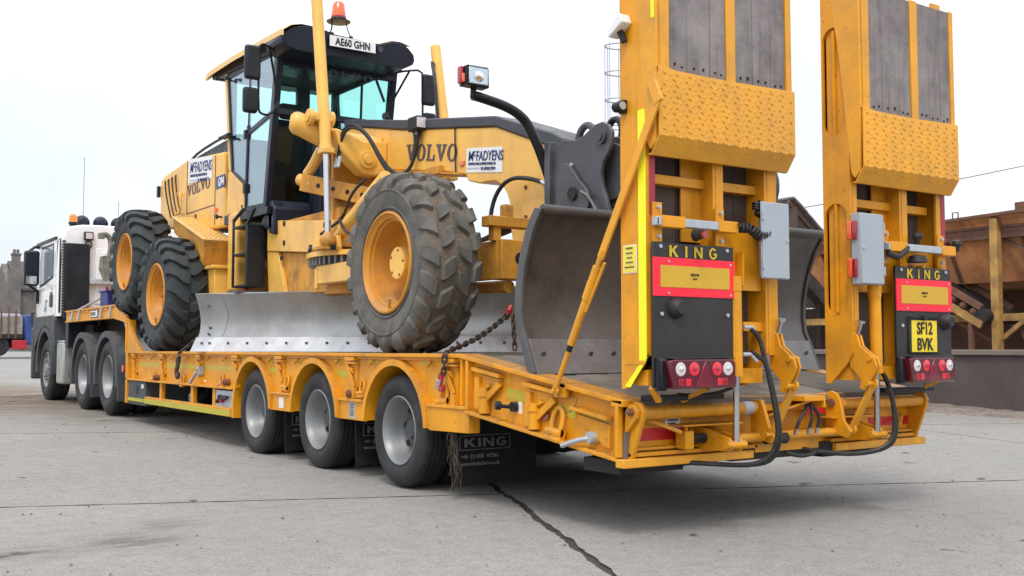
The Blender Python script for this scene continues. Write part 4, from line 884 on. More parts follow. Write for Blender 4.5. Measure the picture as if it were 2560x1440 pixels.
def tyre_mesh(style, h):
    b = MB(); n = 72
    us = [SL[i]/UN for i in range(len(SEC))]; us = [-u for u in us[::-1]]+us[1:]
    prof = []
    for u in us:
        x, r, nx, nr = sec(u); prof.append((x+CX, r))
    # a moulded step on the sidewall; dried mud between the lugs
    i0 = 7; i1 = len(prof)-8
    b.lathe(prof[:i0+1], n=n); b.lathe(prof[i1:], n=n); b.mt(1); b.lathe(prof[i0:i1+1], n=n); b.mt(0)
    for sg in (-1, 1):
        x, r = sg*.222, .515
        b.lathe([(CX+sg*.2235, .535), (CX+sg*.229, .528), (CX+sg*.229, .520), (CX+sg*.2235, .513)], n=n)
        b.lathe([(CX+sg*.200, .405), (CX+sg*.212, .40), (CX+sg*.210, .392), (CX+sg*.197, .388)], n=n)
    def P(th, u, hh):
        x, r, nx, nr = sec(u); r += nr*hh; x += nx*hh
        return (x+CX, r*math.cos(th), r*math.sin(th))
    def lug(th0, st, hh, ins=.010):
        """st: stations (u, dtheta, half width in metres, height factor)"""
        vs = []; m = len(st)
        for k, (u, dt, w, hf) in enumerate(st):
            wa = w/.64; ia = ins/.64; e = 0
            vs += [P(th0+dt-wa, u, -.006), P(th0+dt-wa+ia, u, hh*hf), P(th0+dt+wa-ia, u, hh*hf), P(th0+dt+wa, u, -.006)]
        fs = [(4*k+j, 4*k+j+1, 4*k+5+j, 4*k+4+j) for k in range(m-1) for j in range(3)]
        fs += [(0,1,2,3), (4*m-4, 4*m-3, 4*m-2, 4*m-1)]
        b.add(vs, fs)
    if style == 'chevron':
        K = 20; p = 2*math.pi/K
        for k in range(K):
            for sg in (-1, 1):
                t = k*p+(p/2 if sg > 0 else 0); J = rng.uniform(-.006, .006)
                lug(t+J, [(sg*1.46, -.01, .042, .10), (sg*1.30, -.0, .050, .72), (sg*1.12, .0, .054, .95), (sg*.93, .02, .055, 1), (sg*.70, .085, .055, 1), (sg*.45, .165, .056, 1), (sg*.22, .205, .056, 1), (sg*.075, .205, .054, .98), (sg*.05, .205, .050, .5)], h, .007)
    else:
        K = 19; p = 2*math.pi/K
        for k in range(K):
            for sg in (-1, 1):
                t = k*p+(p/2 if sg > 0 else 0); J = rng.uniform(-.01, .01); hh = h*rng.uniform(.85, 1.05)
                lug(t+J, [(sg*1.36, -.03, .050, .10), (sg*1.24, -.02, .058, .65), (sg*1.10, .0, .064, .95), (sg*.95, .02, .067, 1), (sg*.80, .055, .067, 1), (sg*.69, .08, .065, .97), (sg*.64, .09, .055, .4)], hh, .016)
                lug(t+J+p*.50, [(sg*.555, .065, .054, .4), (sg*.505, .055, .065, .97), (sg*.32, .012, .070, 1.0), (sg*.115, -.035, .066, .97), (sg*.065, -.046, .054, .4)], hh*1.02, .016)
    return b.mesh('tyre', 38)
def rim_mesh(depth, hub):
    w = MB(); w.lathe([(.22, .34), (.10, .335), (.035, .345), (.018, .356), (.008, .372), (.0, .372), (-.008, .366), (-.010, .356), (.004, .348), (.016, .338), (.022, .322), (.045, .318), (.05, .305), (depth-.03, .290), (depth, .275), (depth+.004, .20), (depth-.01, .12), (depth-.01, 0)], n=56)
    a = -1.75
    w.bar((.012, .325*math.cos(a), .325*math.sin(a)), (.0, .27*math.cos(a-.15), .27*math.sin(a-.15)), .02, .02)
    me = w.mesh('wheel', 35); me.materials.append(RIMY)
    h = None
    if hub:
        q = MB(); q.cyl((.09, 0, 0), (depth, 0, 0), .118, 28, .128); q.cyl((.086, 0, 0), (.09, 0, 0), .112, 28)
        h = q.mesh('hub_cap'); h.materials.append(GY)
    nu = []
    for k in range(5 if hub else 10):
        t = 2*math.pi*k/(5 if hub else 10)+.4; rr = .095 if hub else .187; q = MB().cyl((depth-.028 if not hub else .08, rr*math.cos(t), rr*math.sin(t)), (depth+.01, rr*math.cos(t), rr*math.sin(t)), .009 if hub else .012, 6)
        nm = q.mesh('wheel_nut'); nm.materials.append(BROWN); nu.append(nm)
    return me, h, nu
rF, hF, nF = rim_mesh(.22, True); rB, hB, nB = rim_mesh(.15, False)
tF = tyre_mesh('block', .034); tF.materials.append(TYRE_F); tF.materials.append(TYRE_M); tB = tyre_mesh('chevron', .050); tB.materials.append(TYRE_G); tB.materials.append(TYRE_G)
def gwheel(meshes, y, z, left, spin, proto=None):
    if proto: o = dup(proto, GR)
    else:
        o = build(meshes[0], 'wheel', RIMY, GR)
        for q in meshes[1:]:
            if q: build(q, q.name.split('.')[0], RIMY, o, local=True)
    o.location = (.0 if left else 2.56, y, z); o.rotation_euler = (spin if left else -spin, 0, 0 if left else math.pi); return o
f1 = gwheel([rF, tF, hF]+nF, 2.57, 1.605, True, .1); gwheel(None, 2.57, 1.605, False, .5, f1)
b1 = gwheel([rB, tB]+nB, 8.37, 1.615, True, .2); gwheel(None, 9.80, 2.10, True, .33, b1); gwheel(None, 8.37, 1.615, False, .1, b1); gwheel(None, 9.80, 2.10, False, .4, b1)
# axles and tandem cases
d = Vector((0, 1.43, .485)).normalized()
for x in (.47, 1.89):
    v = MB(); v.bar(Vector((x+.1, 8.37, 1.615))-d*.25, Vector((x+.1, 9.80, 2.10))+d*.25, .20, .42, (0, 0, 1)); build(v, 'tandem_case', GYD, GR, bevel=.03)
build(MB().cyl((.5, 9.08, 1.86), (2.06, 9.08, 1.86), .22, 20).box(.9, 1.66, 8.7, 9.5, 1.7, 2.4), 'rear_axle', GYD, GR)
build(MB().cyl((.22, 2.57, 1.605), (2.34, 2.57, 1.605), .09, 16).box(.5, 2.06, 2.45, 2.70, 1.52, 1.76), 'front_axle', GYD, GR, bevel=.01)
# ------------------------------------------------ gooseneck frame
gp = [(5.60, 3.26), (4.34, 3.005), (2.80, 2.765), (1.95, 2.445), (1.90, 1.76), (2.55, 1.76), (2.60, 1.95), (2.585, 2.08), (2.66, 2.22)]
for k in range(9):
    t = R(-25+180*k/8); gp.append((2.90+.19*math.cos(math.pi+0)*0+.17*(-math.cos(math.pi-t)), 2.29+.10*math.sin(t)))
gp = [(5.60, 3.26), (4.34, 3.005), (2.80, 2.765), (1.95, 2.445), (1.90, 1.76), (2.55, 1.76), (2.60, 1.95), (2.585, 2.08), (2.64, 2.20), (2.70, 2.27), (2.80, 2.325), (2.92, 2.335), (3.02, 2.335), (3.06, 2.34), (3.22, 2.38), (3.26, 2.44), (3.55, 2.505), (4.73, 2.69), (5.60, 2.80)]
build(MB().prism(gp, 'x', 1.10, 1.46), 'gooseneck', GY, GR, bevel=.012)
build(MB().prism([(5.60, 3.262), (4.34, 3.007), (2.80, 2.767), (1.93, 2.44), (1.90, 2.52), (2.02, 2.585), (2.80, 2.855), (4.34, 3.10), (5.60, 3.33)], 'x', 1.085, 1.475), 'top_cover', GREYC, GR, bevel=.012)
build(MB().prism([(3.3, 2.445), (4.75, 2.675), (4.75, 2.69), (3.3, 2.46)], 'x', 1.06, 1.50), 'lower_flange', GYD, GR)
build(MB().box(1.05, 1.10, 3.62, 3.86, 2.50, 2.57), 'lug_plate', GYD, GR, bevel=.005)
build(MB().tube([(1.09, 3.42, 2.90), (1.088, 3.41, 2.66), (1.088, 3.40, 2.48)], .007, 6), 'cable', RUB, GR)
build(MB().box(1.085, 1.10, 3.27, 3.34, 2.52, 2.56), 'marker_lamp', LORG, GR, bevel=.004)
bp_ = MB(); bp_.box(1.088, 1.0995, 2.08, 2.42, 1.95, 2.25); build(bp_, 'bolted_plate', GY, GR, bevel=.004)
for y in (2.12, 2.36):
    for z in (1.99, 2.22): build(MB().cyl((1.075, y, z), (1.09, y, z), .016, 6), 'bolt', BROWN, GR)
letters('VOLVO', SLAB, TXTV, GR, (1.0965, 4.30, 2.645+.07), (0, -1, -.155), (0, 0, 1), .145, 1.13, .10)
stk = build(MB().add([(1.0965, 3.24, 2.66), (1.0965, 2.70, 2.59), (1.0965, 2.70, 2.385), (1.0965, 3.24, 2.455)], [(0, 1, 2, 3)]), 'sticker', WHITE, GR, solid=.002)
rt = Vector((0, -1, -.13)); zz = lambda y: 2.66-.13*(3.24-y)
def sticker_text(par, org, right, up, s_):
    r_ = Vector(right).normalized(); u_ = Vector(up); o_ = Vector(org); n_ = r_.cross(u_).normalized()*.002
    text('M', TXTB, par, o_+r_*.03*s_-u_*.105*s_+n_, r_, u_, .078*s_, .95, .0012*s_); text('C', TXTB, par, o_+r_*.112*s_-u_*.068*s_+n_, r_, u_, .042*s_, .85, .001*s_)
    text('FADYENS', TXTB, par, o_+r_*.148*s_-u_*.105*s_+n_, r_, u_, .078*s_, .84, .0014*s_)
    text('CONTRACTORS (CAMPBELTOWN) LTD.', TXTB, par, o_+r_*.03*s_-u_*.14*s_+n_, r_, u_, .020*s_, .80, .0004*s_)
    text('TEL: (01586) 552961', TXTB, par, o_+r_*.22*s_-u_*.18*s_+n_, r_, u_, .022*s_, .82, .0004*s_)
    q = [o_+r_*a*s_-u_*b_*s_+n_ for a, b_ in ((.02, .162), (.20, .162), (.20, .172), (.02, .172))]
    build(MB().add(q, [(0, 1, 2, 3)]), 'sticker_print', GALV, par)
sticker_text(stk, (1.0945, 3.24, 2.66), rt, (0, 0, 1), 1.02)
# ------------------------------------------------ front group: push frame, blade linkage, dozer blade
v = MB(); v.box(.62, 1.94, 2.0, 2.06, 1.48, 1.765); v.box(.62, .66, 2.06, 2.5, 1.48, 1.76); build(v, 'front_frame', GYD, GR, bevel=.006)
build(MB().cyl((.78, 1.994, 1.63), (.78, 2.001, 1.63), .045, 20), 'frame_hole', DARK, GR); build(MB().box(.90, .96, 1.992, 2.0, 1.54, 1.64), 'frame_lug', GYD, GR); build(MB().box(.755, .80, 1.9965, 2.0, 1.495, 1.535), 'sticker', GALV, GR)
build(MB().box(.55, 2.0, 2.05, 2.16, 1.86, 1.935), 'cross_rail', GYD, GR, bevel=.006); build(MB().box(.60, .66, 2.07, 2.14, 1.76, 1.86), 'rail_stay', GYD, GR)
build(MB().prism([(2.05, 1.80), (1.65, 1.93), (1.55, 1.72), (1.95, 1.74)], 'x', .88, .94), 'side_bracket', GYD, GR, bevel=.004); build(MB().box(.70, .78, 2.08, 2.15, 1.935, 2.03), 'valve_block', GYD, GR, bevel=.01)
build(MB().cyl((.72, 2.05, 1.43), (.72, 2.5, 1.44), .045, 14), 'push_arm', GYD, GR)
prof = [(.715, 1.795), (.755, 1.745), (.80, 1.68), (.85, 1.57), (.89, 1.45), (.915, 1.32), (.92, 1.20), (.905, 1.10), (.872, 1.035), (.835, .95), (.79, .845)]
back = [(y+.045, z+.012) for y, z in prof]
build(MB().prism(prof+back[::-1], 'x', .05, 2.51), 'dozer_blade', BLADE, GR, bevel=.006)
build(MB().cyl((.05, .728, 1.795), (2.51, .728, 1.795), .030, 14), 'blade_top_tube', BLADED, GR)
for x in (.022, 2.512): build(MB().prism([(y-.016, z) for y, z in prof]+[(y+.055, z+.012) for y, z in prof[::-1]], 'x', x, x+.026), 'blade_end_plate', BLADED, GR, bevel=.004)
ce = build(MB().hexa([(.045, .858, 1.04), (2.515, .858, 1.04), (2.515, .868, 1.045), (.045, .868, 1.045)], [(.045, .770, .836), (2.515, .770, .836), (2.515, .79, .836), (.045, .79, .836)]), 'cutting_edge', WORN, GR, bevel=.004)
v = MB()
for k in range(14):
    x = .12+k*.178
    for q in ((x, .955),): v.cyl((x, .815, q[1]+.002), (x, .809, q[1]), .014, 12)
build(v, 'edge_bolt', BLADED, ce)
for x0 in (.78, 1.68):
    pl = [(1.62, 1.6), (1.615, 2.34), (1.50, 2.41), (1.36, 2.385), (1.27, 2.40), (1.20, 2.43), (1.14, 2.455), (1.07, 2.46), (1.01, 2.43), (.975, 2.38), (.975, 2.31), (1.01, 2.25), (1.06, 2.20), (1.085, 2.13), (1.07, 2.03), (1.04, 1.97), (1.0, 1.86), (1.15, 1.6)]
    build(MB().prism(pl, 'x', x0, x0+.03), 'link_plate', LINK, GR, bevel=.006)
    pl2 = [(1.56, 1.6), (1.54, 1.95), (1.52, 2.16), (1.48, 2.23), (1.43, 2.24), (1.38, 2.21), (1.30, 2.12), (1.21, 2.04), (1.175, 1.98), (1.18, 1.92), (1.23, 1.86), (1.3, 1.6)]
    build(MB().prism(pl2, 'x', x0-.03, x0-.002), 'link_arm', LINK, GR, bevel=.006)
    build(MB().cyl((x0-.05, 1.335, 2.015), (x0+.05, 1.335, 2.015), .045, 16), 'link_pin', DARK, GR); build(MB().cyl((x0-.02, 1.07, 2.36), (x0+.06, 1.07, 2.36), .05, 18).cyl((x0-.03, 1.07, 2.36), (x0+.06, 1.07, 2.36), .028, 12), 'link_pin', LINK, GR)
    build(MB().cyl((x0-.012, 1.39, 2.22), (x0, 1.39, 2.22), .016, 8), 'bolt', GALV, GR)
    build(MB().tube([(x0+.06, 1.40, 2.38), (x0+.06, 1.37, 2.46), (x0+.06, 1.30, 2.49), (x0+.06, 1.24, 2.46), (x0+.06, 1.22, 2.40)], .025, 8, smooth=2), 'lifting_eye', LINK, GR); build(MB().cyl((x0+.10, 1.09, 2.14), (x0+.55, 1.09, 2.14), .235, 32).cyl((x0+.085, 1.09, 2.14), (x0+.10, 1.09, 2.14), .19, 32), 'cradle_drum', LINK, GR, bevel=.012); build(MB().tube([(x0+.16, 1.13+.075*math.cos(t*math.pi/7), 2.42+.085*math.sin(t*math.pi/7)) for t in range(14)], .024, 8, closed=True), 'lifting_ring', BLK, GR)
    build(MB().box(x0-.035, x0+.03, 1.60, 1.66, 1.6, 2.41), 'mount_flange', LINK, GR, bevel=.004)
v = MB(); v.prism([(1.05, 2.38), (.90, 2.36), (.82, 2.2), (.82, 1.9), (.95, 1.7), (1.1, 1.75), (1.1, 2.1)], 'x', .98, 1.6); v.tube([(.98, 1.02, 2.40), (.98, .95, 2.46), (.98, .86, 2.44), (.98, .82, 2.34)], .035, 8, smooth=2); build(v, 'blade_cradle', LINK, GR, bevel=.01)
build(MB().prism([(1.9, 1.66), (1.1, 1.4), (1.0, 1.3), (1.0, 1.15), (1.2, 1.1), (1.9, 1.5)], 'x', .9, 1.66), 'push_frame', LINK, GR, bevel=.01)
build(MB().tube([(.74, 1.24, 2.02), (.74, 1.16, 1.98), (.74, 1.04, 1.82)], .010, 6, smooth=1), 'grease_line', WORN, GR)
# head lamps on bent posts
def headlamp(sx):
    X = lambda x: x if sx < 0 else 2.56-x
    build(MB().tube([(X(.185), 1.70, 2.675), (X(.24), 1.70, 2.672), (X(.47), 1.70, 2.635), (X(.60), 1.70, 2.575), (X(.66), 1.70, 2.50), (X(.75), 1.70, 2.34), (X(.84), 1.70, 2.12), (X(.865), 1.70, 1.99), (X(.865), 1.70, 1.80)], .034, 12, smooth=2), 'lamp_post', BLK, GR)
    h = build(MB().prism([(X(.088), 2.725), (X(.268), 2.72), (X(.273), 2.73), (X(.268), 2.855), (X(.258), 2.862), (X(.10), 2.86), (X(.088), 2.85)], 'y', 1.63, 1.72), 'head_lamp', BLK, GR, bevel=.01)
    build(MB().box(*sorted((X(.108), X(.255))), 1.622, 1.631, 2.737, 2.845), 'lamp_reflector', MIRR, h, bevel=.004); build(MB().box(*sorted((X(.103), X(.260))), 1.612, 1.618, 2.732, 2.850), 'lamp_lens', glass('lamp_glass', (.9, .92, .92), .1), h)
    build(MB().lathe([(1.608, 0), (1.609, .02), (1.62, .04)], (X(.185), 0, 2.79), 'y', 16), 'bulb', MIRR, h)
    build(MB().box(*sorted((X(.060), X(.088))), 1.655, 1.70, 2.735, 2.852), 'turn_signal', LRED, h, bevel=.008); build(MB().box(*sorted((X(.066), X(.088))), 1.638, 1.655, 2.74, 2.80), 'turn_signal', LORG, h, bevel=.006)
    build(MB().cyl((X(.185), 1.70, 2.66), (X(.19), 1.70, 2.73), .02, 10), 'lamp_bracket', BLK, h)
headlamp(-1); headlamp(1)
# hoses at the front
build(MB().tube([(1.05, 2.05, 2.20), (1.03, 2.2, 2.26), (1.0, 2.45, 2.30), (.98, 2.62, 2.20), (.96, 2.68, 2.0), (.94, 2.60, 1.8), (.9, 2.4, 1.7)], .017, 8, smooth=2), 'hydraulic_hose', RUB, GR)
build(MB().cyl((1.055, 1.98, 2.17), (1.045, 2.10, 2.225), .020, 8), 'hose_fitting', CHROME, GR)
for k in range(4): build(MB().tube([(1.14+.05*k, 2.60, 2.02), (1.14+.04*k, 2.8, 1.93), (1.12, 3.1, 1.86), (1.1, 3.4, 1.85)], .016, 6, smooth=2), 'hydraulic_hose', RUB, GR)
# ------------------------------------------------ blade lift rams, saddle, drawbar and circle
def lift(x, yt, zt, yb, zb, yr, zr, nm):
    d = (Vector((x, yt, zt))-Vector((x, yb, zb))).normalized(); B = Vector((x, yb, zb))
    build(MB().cyl(B, (x, yt, zt), .055, 22).cyl(B-d*.005, B+d*.05, .062, 22), 'lift_barrel', GY, GR); build(MB().box(x-.06, x+.06, yb-.06, yb+.06, zb-.03, zb+.02), 'barrel_flange', GY, GR, bevel=.008)
    build(MB().cyl((x, yr, zr), B, .030, 18), 'lift_rod', CHROME, GR)
lift(.50, 5.05, 4.72, 4.73, 2.81, 4.67, 2.0, 'l'); lift(2.06, 5.42, 4.20, 5.1, 2.75, 5.05, 1.95, 'r')
for x in (2.0, 2.02): build(MB().tube([(x, 5.36, 3.98), (x-.06, 5.30, 4.0), (x-.07, 5.22, 3.8), (x-.07, 5.15, 3.3)], .011, 6, smooth=1), 'hydraulic_hose', RUB, GR)
for s_ in (1, -1):
    X = lambda x: x if s_ > 0 else 2.56-x
    v = MB(); v.tube([(X(.26), 5.02, 3.10), (X(.34), 4.99, 3.09), (X(.55), 4.95, 2.99), (X(.75), 4.90, 2.93), (X(1.1), 4.85, 2.92)], lambda t: .055+.055*min(1, t*5), 16, smooth=2); build(v, 'saddle_arm', GY, GR)
    for x in (.395, .595): build(MB().cyl((X(x-.03), 4.84, 3.13), (X(x+.015), 4.84, 3.13), .075, 20).cyl((X(x-.045), 4.84, 3.13), (X(x-.03), 4.84, 3.13), .05, 8), 'trunnion_cap', GY, GR, bevel=.004)
    build(MB().box(*sorted((X(.41), X(.59))), 4.76, 4.92, 3.09, 3.17), 'trunnion_yoke', GY, GR, bevel=.012)
    build(MB().prism([(X(.56), 3.02), (X(.70), 2.99), (X(.85), 2.93), (X(1.10), 2.95), (X(1.10), 2.64), (X(.96), 2.60), (X(.84), 2.62), (X(.72), 2.72), (X(.62), 2.82)], 'y', 4.66, 4.84), 'saddle', GY, GR, bevel=.02)
    build(MB().cyl((X(.88), 4.63, 2.75), (X(.88), 4.90, 2.75), .085, 18).cyl((X(.88), 4.61, 2.75), (X(.88), 4.92, 2.75), .045, 12), 'saddle_pin', GY, GR, bevel=.004)
build(MB().bar((.56, 5.38, 2.60), (1.02, 4.50, 2.36), .10, .17, (0, 0, 1)), 'lock_bar', GYD, GR, bevel=.008)
dd = Vector((1.02, 4.50, 2.36))-Vector((.56, 5.38, 2.60)); nn = Vector((dd.y, -dd.x, 0)).normalized()
if nn.x > 0: nn = -nn
for k in (.22, .40, .57, .74, .90): p = Vector((.56, 5.38, 2.60))+dd*k+nn*.051; build(MB().cyl(p, p+nn*.002, .024, 14), 'bar_hole', DARK, GR)
build(MB().cyl((.55, 5.45, 2.64), (.62, 5.28, 2.58), .06, 14).tube([(.58, 5.34, 2.68), (.60, 5.25, 2.75), (.64, 5.15, 2.9)], .05, 10, smooth=1), 'lock_knuckle', GY, GR)
# hoses looped across the beam
for k, (a, z) in enumerate(((.0, .0), (.05, -.03))):
    build(MB().tube([(.62, 4.74, 2.72), (.62, 4.66, 2.98+z), (.66, 4.55, 3.06+z), (.75, 4.40, 2.95), (.86, 4.30, 2.68+z), (.95, 4.22, 2.55+z), (1.03, 4.12, 2.58), (1.06, 4.05, 2.72), (1.06+a*.2, 4.05-a, 2.95)], .017, 8, smooth=2), 'hydraulic_hose', RUB, GR)
    build(MB().cyl((.60, 4.74-a, 2.66), (.62, 4.74-a, 2.76), .020, 8), 'hose_fitting', GALV, GR); build(MB().tube([(1.06, 4.07-a, 2.90), (1.07, 4.10-a, 3.02), (1.10, 4.18-a, 3.06)], .018, 8, smooth=1), 'hose_fitting', GALV, GR)
v = MB(); v.box(1.0, 1.10, 3.92, 4.10, 2.93, 3.06); build(v, 'work_lamp', BLK, GR, bevel=.015); build(MB().box(1.0, 1.09, 3.915, 3.9195, 2.95, 3.04), 'lamp_lens', LCLR, GR)
# circle and drawbar
v = MB(); v.lathe([(1.84, .60), (1.84, .80), (1.885, .80), (1.885, .60)], (1.28, 4.95, 0), 'z', 72, closed=True); build(v, 'circle', GY, GR, angle=50)
v = MB(); v.lathe([(1.76, .60), (1.76, .735), (1.84, .735)], (1.28, 4.95, 0), 'z', 72)
for k in range(64):
    t = 2*math.pi*k/64; c, s_ = math.cos(t), math.sin(t); P = lambda r, q, z: (1.28+r*c-q*s_, 4.95+r*s_+q*c, z)
    v.hexa([P(.735, -.02, 1.765), P(.775, -.012, 1.765), P(.775, .012, 1.765), P(.735, .02, 1.765)], [P(.735, -.02, 1.838), P(.775, -.012, 1.838), P(.775, .012, 1.838), P(.735, .02, 1.838)])
tag(build(v, 'gear_teeth', WORN, GR), kind='stuff')
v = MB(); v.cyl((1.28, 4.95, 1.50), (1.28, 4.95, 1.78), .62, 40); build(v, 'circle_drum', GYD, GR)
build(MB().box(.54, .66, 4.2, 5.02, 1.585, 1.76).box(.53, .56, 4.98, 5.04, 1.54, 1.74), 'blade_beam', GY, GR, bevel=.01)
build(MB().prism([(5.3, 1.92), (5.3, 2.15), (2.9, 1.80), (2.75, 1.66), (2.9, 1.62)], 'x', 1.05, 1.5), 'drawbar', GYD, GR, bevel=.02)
build(MB().bar((.62, 5.32, 1.965), (.50, 4.55, 1.90), .05, .05).cyl((.62, 5.36, 1.95), (.61, 5.34, 1.88), .018, 8), 'sensor_bar', BLK, GR, bevel=.004)
v = MB(); v.lathe([(-.075, .0), (-.065, .04), (-.03, .068), (0, .075), (.03, .068), (.06, .045), (.08, .032)], (.50, 4.67, 1.97), 'z', 18); v.box(.40, .60, 4.58, 4.78, 1.885, 1.91); build(v, 'ball_joint', GYD, GR)
build(MB().prism([(4.58, 1.90), (4.70, 1.90), (4.67, 2.02), (4.61, 2.02)], 'x', .56, .60).prism([(4.70, 1.90), (4.85, 1.90), (4.82, 2.0), (4.75, 2.03)], 'x', .42, .46), 'ball_joint_cap', GY, GR, bevel=.006)
build(MB().cyl((.64, 3.80, 2.45), (.64, 4.62, 2.08), .065, 18).cyl((.64, 4.62, 2.08), (.64, 4.78, 2.01), .05, 16), 'shift_ram', GY, GR); build(MB().cyl((.63, 4.66, 2.05), (.62, 5.0, 1.97), .03, 12), 'shift_rod', CHROME, GR)
build(MB().tube([(.60, 5.05, 2.07), (.60, 4.85, 2.11), (.60, 4.62, 2.16), (.58, 4.48, 2.22), (.58, 4.35, 2.38), (.62, 4.15, 2.48)], .014, 8, smooth=2).tube([(.58, 4.6, 2.17), (.56, 4.52, 2.10), (.56, 4.4, 2.02), (.58, 4.25, 1.97)], .014, 8, smooth=2), 'hydraulic_hose', RUB, GR)
# mouldboard: curved sheet set on the slant
A, B = Vector((.0, 6.72, 0)), Vector((2.27, 3.25, 0)); dr = (B-A).normalized(); nb = Vector((dr.y, -dr.x, 0))
if nb.x > 0: nb = -nb
pf = [(.075, 1.548), (.055, 1.515), (.02, 1.44), (-.01, 1.36), (-.025, 1.28), (-.02, 1.19), (.0, 1.12), (.02, 1.085)]
Lb = (B-A).length
build(MB().sheet([[tuple(A+dr*t+nb*o_+Vector((0, 0, z))) for t in [Lb*k/24 for k in range(25)]] for o_, z in pf]), 'mouldboard', STEEL, GR, solid=.02, angle=60)
q = lambda t, o_, z: tuple(A+dr*t+nb*o_+Vector((0, 0, z)))
ce = build(MB().hexa([q(-.01, .030, 1.10), q(Lb, .030, 1.10), q(Lb, .046, 1.10), q(-.01, .046, 1.10)], [q(-.03, .105, .955), q(Lb, .105, .955), q(Lb, .122, .952), q(-.03, .122, .952)]), 'cutting_edge', EDGE, GR, bevel=.003)
build(MB().sheet([[q(t, o_+.0125, z) for t in (0, .36-.02*abs(k-3))] for k, (o_, z) in enumerate(pf)]), 'end_bit', STEEL, GR, solid=.006, angle=60)
v = MB()
for t in [.09, .19]+[.42+.235*k for k in range(15)]:
    p0 = Vector(q(t, .078, 1.04)); v.cyl(p0-nb*.0, p0+nb*.012, .013, 12)
build(v, 'edge_bolt', BLADED, ce)
v = MB()
for o_, z in ((.02, 1.42), (-.01, 1.20), (.01, 1.135)): p0 = Vector(q(.13, o_+.012, z)); v.cyl(p0, p0+nb*.008, .014, 12)
build(v, 'end_bolt', BLADED, GR)
build(MB().box(.2, .5, 6.2, 6.5, 1.545, 1.575), 'slide_block', BLADED, GR)
# ------------------------------------------------ rear frame, steps, platforms
build(MB().prism([(6.52, 2.02), (4.9, 1.88), (4.85, 2.19), (5.2, 2.22), (6.52, 2.35)], 'x', .64, .70), 'frame_plate', GY, GR, bevel=.008)
for y, z in ((6.05, 2.27), (6.05, 2.07), (5.05, 2.16)): build(MB().cyl((.634, y, z), (.64, y, z), .03, 16), 'frame_hole', DARK, GR)
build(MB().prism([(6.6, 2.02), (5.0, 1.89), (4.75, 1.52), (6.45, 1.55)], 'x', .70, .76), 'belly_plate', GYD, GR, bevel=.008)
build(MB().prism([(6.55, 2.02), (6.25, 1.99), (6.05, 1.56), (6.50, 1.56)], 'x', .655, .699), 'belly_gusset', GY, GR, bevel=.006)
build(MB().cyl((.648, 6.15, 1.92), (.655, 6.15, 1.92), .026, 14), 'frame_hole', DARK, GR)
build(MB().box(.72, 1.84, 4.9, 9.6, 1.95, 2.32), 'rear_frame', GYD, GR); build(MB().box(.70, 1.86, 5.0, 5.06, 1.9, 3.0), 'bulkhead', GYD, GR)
build(MB().prism([(5.55, 2.2), (4.95, 2.15), (5.05, 2.5), (5.35, 2.62), (5.55, 2.62)], 'x', .95, 1.6), 'frame_nose', GY, GR, bevel=.01)
build(MB().box(.945, .951, 5.18, 5.30, 2.36, 2.50), 'sticker', TXT, GR)
v = MB()
for x0, x1, y0, y1 in ((.45, .47, 6.62, 7.06), (.63, .65, 6.62, 7.06)): v.prism([(y0, 2.33), (y1, 2.40), (y1, 1.66), (y0, 1.64)], 'x', x0 if x0 > .5 else x0-.0, x1) if x0 > .5 else None
v.box(.45, .65, 6.60, 6.625, 1.64, 2.31); v.box(.45, .47, 6.625, 6.66, 1.64, 2.33); v.box(.45, .47, 7.03, 7.07, 1.66, 2.39)
for z in (1.645, 1.99, 2.29): v.box(.45, .64, 6.63, 7.06, z, z+.025)
v.bar((.46, 6.61, 2.32), (.46, 6.42, 2.46), .03, .03); v.bar((.46, 7.06, 2.38), (.50, 6.85, 2.50), .03, .03); v.prism([(6.62, 2.31), (6.44, 2.46), (6.30, 2.46), (6.30, 2.25), (6.45, 2.25)], 'x', .60, .64)
build(v, 'step', BLK, GR, bevel=.004)
build(MB().box(.52, .66, 7.10, 7.42, 1.62, 2.50), 'step_pillar', GY, GR, bevel=.03)
tpq = [(.33, 8.85, 2.60), (.33, 7.64, 2.22), (.66, 7.64, 2.22), (.66, 8.85, 2.60)]
build(MB().hexa([(p[0], p[1], p[2]-.004) for p in tpq], [(.36, 8.9, 2.42), (.36, 7.75, 1.93), (.66, 7.75, 1.93), (.66, 8.9, 2.42)]), 'fender_box', GYD, GR, bevel=.006)
tg = build(MB().hexa([(p[0]-.015 if p[0] < .5 else p[0], p[1], p[2]) for p in tpq], [(p[0]-.015 if p[0] < .5 else p[0], p[1], p[2]+.012) for p in tpq]), 'grip_plate', CREAM, GR)
v = MB()
for k in range(26):
    for j in range(6):
        y = 7.69+k*.044; z = 2.22+(y-7.64)*.314+.013; x = .35+j*.055+(.02 if k % 2 else 0); v.box(x, x+.028, y-.008, y+.008, z-.004, z+.008)
tag(build(v, 'grip_studs', CREAM, tg), kind='stuff')
build(MB().prism([(7.80, 1.92), (7.55, 1.90), (7.52, 1.60), (7.72, 1.60)], 'x', .42, .62).box(.38, .64, 7.50, 7.82, 1.89, 1.93), 'fuel_drain_box', GY, GR, bevel=.008)
build(MB().box(.50, .55, 6.8, 6.86, 1.57, 1.63), 'red_tag', RED, GR)
